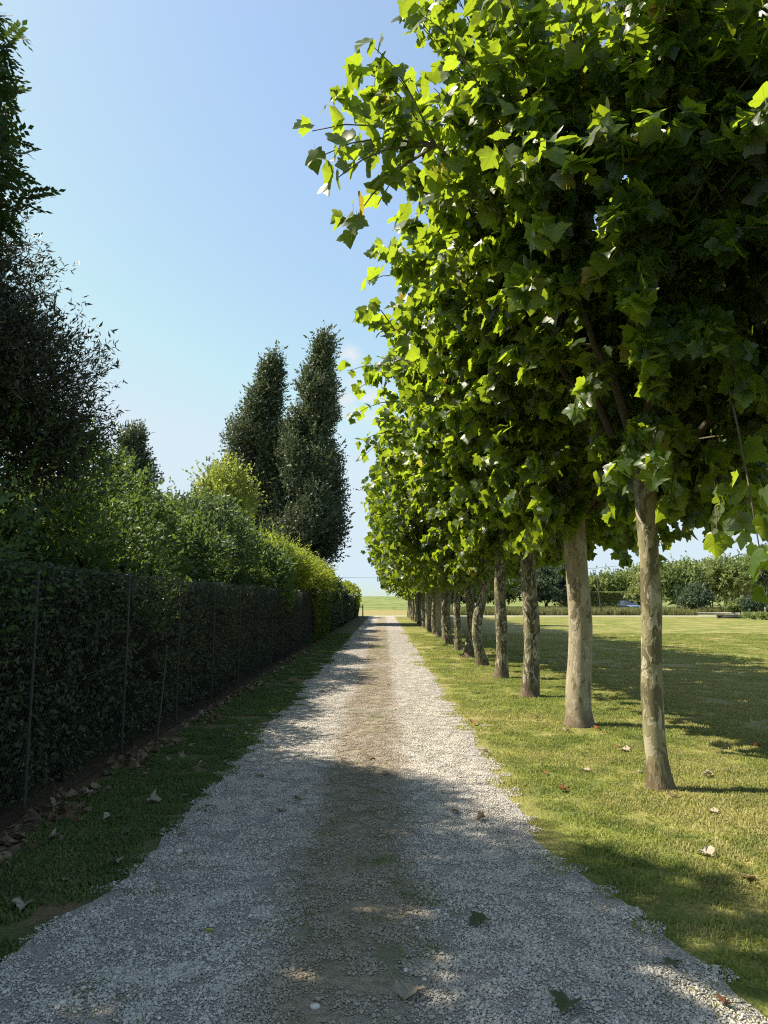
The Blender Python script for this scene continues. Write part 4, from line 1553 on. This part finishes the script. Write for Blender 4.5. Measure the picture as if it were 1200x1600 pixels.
# clipped hedge beyond the meadow
a, b = at(872, 926, 112), at(1030, 926, 112)
g = np.random.default_rng(95)
Lh = b[0] - a[0]
T0 = thing('hedge', 'bright clipped hedge beyond the meadow, flat topped', 'hedge', (a[0], 112, float(ground_z(np.array([0.]), np.array([112.]))[0])))
kq = 12000
hz = a[2] - float(ground_z(np.array([0.]), np.array([112.]))[0])
P = np.column_stack([g.uniform(0, Lh, kq), g.uniform(0, .3, kq) ** 1.5, g.uniform(0, hz, kq)])
P2 = np.column_stack([g.uniform(0, Lh, kq // 2), g.uniform(0, 1.2, kq // 2), hz - .1 * g.uniform(0, 1, kq // 2)])
P = np.vstack([P, P2])
V, T, _ = stamp(QD, g.integers(0, 3, len(P)), P, frames(unit(g.normal(0, .6, P.shape) + np.array([0, -.2, .5])), unit(g.normal(0, .6, P.shape) + np.array([0, -.8, .3]))), g.uniform(.15, .32, len(P)))
link('foliage', make_mesh('foliage', V, T, [M_FAR3]), T0, kind='stuff')

# pole
x, _, zt = at(932, 898, 78.5)
x2 = at(940, 961, 78.5)[0]
mb = MB()
mb.tube([(0, 0, -.2), ((x - x2) * .5, 0, zt * .5), (x - x2, 0, zt)], [.075, .065, .055], 8)
link('wooden_pole', mb.mesh('wooden_pole', [M_BARK_DARK], True), None, (x2, 78.5, 0), label='thin leaning wooden pole at the far edge of the road', category='pole')


# parked car, seen end on in the meadow
def parked_car():
    M_PAINT = simple_mat('blue_car_paint', (.12, .17, .27), .35, .5, .05, 3)
    M_GLASS = simple_mat('car_glass', (.02, .025, .03), .08, .6, .1, 3)
    M_TYRE = simple_mat('tyre_rubber', (.02, .02, .02), .9, .2, .1, 10)
    M_LAMP = simple_mat('lamp_lens', (.5, .5, .48), .2, .5, .05, 10)
    x = at(990, 951, 93)[0]
    T0 = thing('parked_car', 'small blue car parked end-on in the tall grass', 'car', (x, 95, 0), rot=(0, 0, rad(9)))
    prof = [(-1.9, .35), (-1.9, .78), (-1.75, .92), (-1.0, 1.0), (1.55, 1.0), (1.85, .9), (1.9, .4)]
    mb = MB()
    k = len(prof)
    V = []
    for sx in (-.85, -.78, .78, .85):
        for (yy, zz) in prof:
            ins = 0 if abs(sx) < .8 else .04
            V.append((sx, yy * (1 - ins * .4), zz - (ins if zz > .8 else 0)))
    Q = [(r * k + i, r * k + i + 1, (r + 1) * k + i + 1, (r + 1) * k + i) for r in range(3) for i in range(k - 1)]
    Q += [(r * k + k - 1, r * k, (r + 1) * k, (r + 1) * k + k - 1) for r in range(3)]
    mb.add(V, [(0, i, i + 1) for i in range(1, k - 1)] + [(3 * k, 3 * k + i + 1, 3 * k + i) for i in range(1, k - 1)], Q)
    link('body', mb.mesh('body', [M_PAINT]), T0)
    cab = [(-.95, 1.0), (-.35, 1.46), (1.1, 1.48), (1.6, 1.0)]
    mb = MB()
    V = [(s * (.74 - .1 * (zz > 1.2)), yy, zz) for s in (-1, 1) for yy, zz in cab]
    mb.add(V, [], [(0, 1, 2, 3), (7, 6, 5, 4), (0, 4, 5, 1), (1, 5, 6, 2), (2, 6, 7, 3)])
    link('cabin_glass', mb.mesh('cabin_glass', [M_GLASS]), T0)
    mb = MB()
    mb.box((0, .38, 1.495), (1.26, 1.4, .035))
    link('roof', mb.mesh('roof', [M_PAINT]), T0)
    for sx in (-.8, .8):
        for yy in (-1.25, 1.25):
            w_ = MB()
            w_.tube([(sx - .09, yy, .31), (sx - .08, yy, .31), (sx + .08, yy, .31), (sx + .09, yy, .31)], [.27, .31, .31, .27], 16)
            link('wheel', w_.mesh('wheel', [M_TYRE], True), T0)
        mb = MB()
        mb.box((sx * .72, -1.905, .72), (.3, .03, .13))
        link('headlight', mb.mesh('headlight', [M_LAMP]), T0)
    mb = MB()
    mb.box((0, -1.92, .45), (1.5, .06, .16))
    link('bumper', mb.mesh('bumper', [M_TYRE]), T0)


parked_car()

M_CONC = simple_mat('pale_concrete', (.42, .41, .37), .9, .2, .2, 3)
M_CONC_D = simple_mat('dark_concrete', (.05, .05, .045), .9, .2, .3, 3)
x = at(876, 948, 92)[0]
mb = MB()
mb.box((0, 0, .62), (1.9, .7, .10))
mb.box((-.7, 0, .285), (.12, .6, .57))
mb.box((.7, 0, .285), (.12, .6, .57))
link('stone_bench', mb.mesh('stone_bench', [M_CONC]), None, (x, 91, 0), label='low pale slab standing in the tall grass past the thick trunk', category='bench')
# culvert by the ditch
xa, xb = at(1122, 966, 66)[0], at(1164, 968, 66)[0]
CU = thing('culvert', 'dark concrete culvert edge beside the ditch at the lawn corner', 'culvert', ((xa + xb) / 2, 66, 0))
mb = MB()
mb.box((0, 0, .10), (xb - xa, .5, .30), rad(-18))
link('headwall', mb.mesh('headwall', [M_CONC_D]), CU)
mb = MB()
mb.box((0, .0, .275), (xb - xa + .1, .62, .05), rad(-18))
link('coping', mb.mesh('coping', [M_CONC_D]), CU)
for i, (px, Y, hh, hw) in enumerate(((1178, 62, .55, .8), (1196, 61, .6, .9), (1170, 66, .5, .6))):
    x = at(px, 965, Y)[0]
    shrub('ditch_plant', 'plant', ('leafy low plant just past the culvert', 'leafy low plant at the end of the ditch', 'small leafy plant close against the culvert')[i], x, Y, hw, .6, hh, M_FAR1, QD, 900, .11, 110 + i, sprig=.25, z0=.02, stems=1, group='plants in the ditch')
# sandy yard and rail
V = [(at(1083, 956, 1)[0] * 92, 84.0, .02), (at(1140, 956, 1)[0] * 92, 84.0, .02), (at(1140, 956, 1)[0] * 96, 97.0, .02), (at(1083, 956, 1)[0] * 96, 97.0, .02)]
link('sandy_yard', make_mesh('sandy_yard', [(36, 84, .02), (62, 84, .02), (62, 97, .024), (36, 97, .024)], np.array([(0, 1, 2, 3)]), [M_ROAD]), kind='structure')
RF = thing('rail_fence', 'low wooden rail fence behind the pale yard', 'fence', (at(1100, 945, 97)[0], 97.5, 0))
for i in range(5):
    mb = MB()
    mb.box((-2.4 + 1.2 * i, 0, .5), (.09, .09, 1.0))
    link('post', mb.mesh('post', [M_BARK_DARK]), RF)
for z in (.55, .95):
    mb = MB()
    mb.box((0, .065, z), (5.0, .04, .10))
    link('rail', mb.mesh('rail', [M_BARK_DARK]), RF)
# overhead line
PL = thing('power_line', 'thin overhead wire crossing the sky beyond the end of the drive', 'wire', (0, 180, 0))
za = at(580, 903, 180)[2]
mb = MB()
xs = np.linspace(-60, 60, 17)
mb.tube(np.column_stack([xs, xs * 0, za + .0009 * xs ** 2]), .035, 4)
link('wire', mb.mesh('wire', [M_CONC_D]), PL)
for sx in (-60, 60):
    mb = MB()
    mb.tube([(sx, 0, -.5), (sx, 0, za + 4)], [.16, .11], 8)
    link('line_pole', mb.mesh('line_pole', [M_BARK_DARK], True), PL)

# ------------------------------------------------------------------ fallen leaves, pebbles
M_DRY = leaf_mat('dry_leaf', (.13, .085, .05), (.26, .19, .125), (.2, .13, .06), .2, .7, .2, veins=True)
M_DRYPALE = leaf_mat('pale_dry_leaf', (.27, .235, .175), (.38, .335, .26), (.25, .2, .12), .2, .7, .2, veins=True)
M_DRYRED = leaf_mat('russet_leaf', (.16, .065, .03), (.26, .12, .05), (.3, .12, .03), .25, .6, .3, veins=True)
M_DRYGREEN = leaf_mat('dull_green_leaf', (.05, .07, .03), (.08, .10, .04), (.12, .15, .03), .25, .5, .4, veins=True)
M_YLEAF = leaf_mat('yellow_leaf', (.55, .52, .05), (.65, .60, .06), (.5, .5, .05), .25, .5, .3)


def dry_shapes(seed, flat=False):
    g = np.random.default_rng(seed)
    V, T = plane_leaf(g.uniform(.3, .9), g.uniform(-.2, .5), g.uniform(-.9, .6), seed)
    V = V.copy()
    V[:, 1] -= .4
    a = g.uniform(-.5, .5)
    V[:, 2] += a * (V[:, 0] * V[:, 1]) * 2 + .2 * np.sin(V[:, 0] * 7 + seed) * np.abs(V[:, 1]) + g.normal(0, .05, len(V))
    V[:, 2] *= .45 if flat else .72
    V[:, 2] -= V[:, 2].min()
    return V, T


DRY = {}
for nm, m in (('dry', M_DRY), ('pale', M_DRYPALE), ('red', M_DRYRED), ('green', M_DRYGREEN)):
    DRY[nm] = []
    for s in range(6):
        V, T = dry_shapes(200 + s, nm == 'green')
        DRY[nm].append(make_mesh('fallen_leaf', V, T, [m], attrs={'leafco': ('FLOAT_VECTOR', V.astype(np.float32))}))


def fallen(kind, x, y, size, label, group=None, z=.02, var=None, tilt=.15):
    v = int(R.integers(0, 6)) if var is None else var
    return link('fallen_leaf', DRY[kind][v], None, (x, y, z), (R.normal(0, tilt if kind != 'green' else .08), R.normal(0, tilt if kind != 'green' else .08), R.uniform(0, 6.28)), (size * .68,) * 3, label=label, category='leaf', group=group)


special = [
    ('pale', 240, 1259, .16, 'largest pale crumpled leaf on the dark grass verge'),
    ('pale', 292, 1247, .12, 'pale leaf at the edge of the verge beside the largest pale one'),
    ('pale', 324, 1244, .10, 'pale leaf where the verge meets the gravel'),
    ('green', 195, 1308, .10, 'dull green leaf on the dark verge'),
    ('pale', 168, 1283, .11, 'curled greyish leaf on the verge beneath the fence'),
    ('pale', 86, 1316, .12, 'crumpled pale leaf on the verge before the leaf pile'),
    ('pale', 180, 1355, .10, 'torn pale leaf on bare soil at the verge edge'),
    ('pale', 105, 1382, .08, 'ragged pale leaf low on the near verge'),
    ('pale', 36, 1424, .13, 'smooth pale cupped leaf on the near verge'),
    ('green', 748, 1450, .15, 'large folded olive leaf lying on the gravel'),
    ('pale', 640, 1562, .15, 'crinkled grey-green leaf on the gravel near the camera'),
    ('green', 886, 1583, .15, 'flat green leaf on the gravel at the very front'),
    ('red', 1132, 1577, .08, 'orange-brown leaf at the front edge of the lawn'),
    ('green', 1050, 1512, .09, 'thin straw-coloured leaf at the gravel edge'),
    ('dry', 752, 1285, .10, 'small brown leaf on the gravel wheel track by the lawn'),
    ('dry', 602, 1213, .10, 'brown leaf in the middle of the drive'),
    ('dry', 580, 1188, .13, 'dark round leaf on the worn strip of the drive'),
    ('pale', 440, 1272, .10, 'small pale leaf on the wheel track beside the hedge'),
    ('pale', 466, 1254, .09, 'pale curled leaf on the gravel near the worn strip'),
    ('dry', 406, 1217, .10, 'thin brown leaf on the gravel by the verge'),
    ('red', 880, 1238, .11, 'russet leaf on sunlit lawn before the thick trunk'),
    ('pale', 917, 1208, .10, 'bright pale leaf on the lawn before the thick trunk'),
    ('red', 966, 1170, .12, 'reddish leaf between the two nearest trunks'),
    ('pale', 976, 1176, .14, 'crumpled pale leaf between the two nearest trunks'),
    ('pale', 1000, 1210, .10, 'dull pale leaf beside the slim nearest trunk'),
    ('pale', 1105, 1216, .12, 'pale leaf in the shade past the slim nearest trunk'),
    ('dry', 1022, 1228, .12, 'curled brown leaf against the foot of the slim trunk'),
    ('pale', 1114, 1274, .10, 'pale star-shaped leaf alone on the lawn'),
    ('pale', 1102, 1340, .14, 'large pale dry leaf at the shade edge on the lawn'),
    ('dry', 1170, 1378, .14, 'dark curled leaf in the shaded lawn corner'),
    ('dry', 1052, 1250, .09, 'dark brown leaf in front of the slim trunk'),
    ('red', 740, 1134, .13, 'russet leaf at the gravel edge before the thick trunk'),
    ('dry', 838, 1126, .12, 'brown leaf on the lawn beside the thick trunk'),
    ('red', 850, 1212, .09, 'small reddish leaf on the lawn near the gravel'),
    ('pale', 884, 1144, .11, 'pale leaf at the foot of the thick pale trunk'),
    ('red', 932, 1142, .11, 'orange leaf just past the foot of the thick pale trunk'),
]
for kd, px, py_, s, lb in special:
    x, y = gpt(px, py_)
    fallen(kd, x, y, s, lb, 'fallen leaves', .022)
# leaf litter along the foot of the fence
nlit = 0
TONE = {'dry': 'brown', 'pale': 'pale', 'red': 'russet', 'green': 'dull green'}


def lit_label(y, kd):
    i = int(round((y - 5.75) / 2.03))
    return f'{TONE[kd]} curled leaf in the litter at the foot of the {ORD[max(0, min(11, i))]} fence post in view'


def by_trunk(y):
    return ORD[max(0, min(11, int(round((y - 6.56) / 2.9))))] + ' plane trunk'


while nlit < 100:
    y = 4.2 + 26 * R.uniform(0, 1) ** 1.4
    x = -2.55 + abs(R.normal(0, .17))
    if fbm(np.array([y * .9]), np.array([2.2]))[0] < .40:
        continue
    kd = 'dry' if R.uniform() < .75 else 'pale'
    fallen(kd, x, y, R.uniform(.06, .13), lit_label(y, kd), 'leaf litter under the fence', R.uniform(.012, .05), None, .45)
    nlit += 1
for c, nn, wh in ((gpt(100, 1280), 16, 'big near heap just past the first fence post'), (gpt(78, 1262), 8, 'back of the big near heap by the first fence post'), (gpt(205, 1200), 14, 'smaller heap by the second fence post'), (gpt(215, 1188), 8, 'strewn end of the heap past the second fence post')):
    for i in range(nn):
        fallen('dry', c[0] + R.normal(0, .09), c[1] + R.normal(0, .13), R.uniform(.07, .13), 'dry brown leaf in the ' + wh, 'heaped leaves against the fence', R.uniform(.015, .075), None, .6)
for i in range(52):
    y = 7 + 30 * R.uniform(0, 1)
    x = R.uniform(-2.4, float(XL(y)) + .1)
    kd = 'pale' if R.uniform() < .6 else 'dry'
    fallen(kd, x, y, R.uniform(.06, .12), f'small {TONE[kd]} leaf on the grass verge across from the {by_trunk(y)}', 'small leaves on the verge', .02)
for i in range(42):
    y = 7 + 25 * R.uniform(0, 1)
    x = float(XR(y)) + R.uniform(0, 3.2)
    kd = ('pale', 'dry', 'red')[int(R.integers(0, 3))]
    fallen(kd, x, y, R.uniform(.06, .11), f'small {TONE[kd]} leaf on the lawn level with the {by_trunk(y)}', 'small leaves on the lawn', .025)
for i in range(22):
    y = 5 + 25 * R.uniform(0, 1)
    x = R.uniform(float(XL(y)), float(XR(y)))
    kd = ('pale', 'dry', 'dry')[int(R.integers(0, 3))]
    fallen(kd, x, y, R.uniform(.06, .10), f'small {TONE[kd]} leaf on the gravel drive level with the {by_trunk(y)}', 'small leaves on the drive', .022)

# crumbs and broken leaves lying between the whole ones: far too many to count
kq = 1500
yy = 3.6 + 34 * R.uniform(0, 1, kq) ** 1.5
xx = -2.62 + np.abs(R.normal(0, .20, kq)) + .25 * R.uniform(0, 1, kq) ** 3
kp = fbm(yy * .9, yy * 0 + 2.2) > .36
xx, yy = xx[kp], yy[kp]
kq = len(xx)
V, T, lc = stamp(PLANE_LO, R.integers(0, 4, kq), np.column_stack([xx, yy, R.uniform(.010, .03, kq)]), frames(unit(R.normal(0, 1, (kq, 3)) * np.array([1, 1, .18])), unit(R.normal(0, .35, (kq, 3)) + np.array([0, 0, 1.]))), R.uniform(.025, .085, kq))
link('leaf_litter', make_mesh('leaf_litter', V, T, [M_DRY], attrs={'leafco': ('FLOAT_VECTOR', lc.astype(np.float32))}), None, kind='stuff', label='broken brown leaf litter along the foot of the fence')
x, y = gpt(336, 1463)
V, T = oval_leaf(.6, .8, -.3)
V[:, 2] -= V[:, 2].min()
link('fallen_leaf', make_mesh('fallen_leaf', V, T, [M_YLEAF]), None, (x, y, .024), (0, .2, 1.9), (.055,) * 3, label='small bright yellow leaf on the grey gravel', category='leaf', group='fallen leaves')

M_PEB = simple_mat('white_pebble', (.55, .53, .48), .7, .3, .15, 30)


def pebble(px, py_, s, label, seed):
    g = np.random.default_rng(seed)
    k, w_ = 8, 12
    V, Q = [], []
    for i in range(k + 1):
        th = math.pi * i / k
        for j in range(w_):
            a = 2 * math.pi * j / w_
            r = 1 + .07 * math.sin(2 * a + seed) * math.sin(th) + .04 * math.sin(3 * a + th * 2 + seed)
            V.append((r * math.sin(th) * math.cos(a) * s, r * math.sin(th) * math.sin(a) * s * .8, r * math.cos(th) * s * .55))
    for i in range(k):
        for j in range(w_):
            Q.append((i * w_ + j, (i + 1) * w_ + j, (i + 1) * w_ + (j + 1) % w_, i * w_ + (j + 1) % w_))
    x, y = gpt(px, py_)
    link('pebble', make_mesh('pebble', V, np.array(Q), [M_PEB], smooth=True), None, (x, y, .012 + s * .3), (0, 0, g.uniform(0, 6)), label=label, category='stone', group='larger pale pebbles')


for i, (px, py_, s, lb) in enumerate(((492, 1580, .020, 'largest smooth grey-white pebble at the front of the drive'), (634, 1522, .014, 'white pebble just before the crinkled leaf'), (652, 1455, .012, 'flat pale pebble below the sunlit patch'),
                                      (663, 1536, .012, 'small oblong pale pebble beside the crinkled leaf'), (98, 1573, .016, 'long white pebble in the front corner of the drive'), (280, 1335, .024, 'flat pale stone at the verge edge'))):
    pebble(px, py_, s, lb, i + 1)
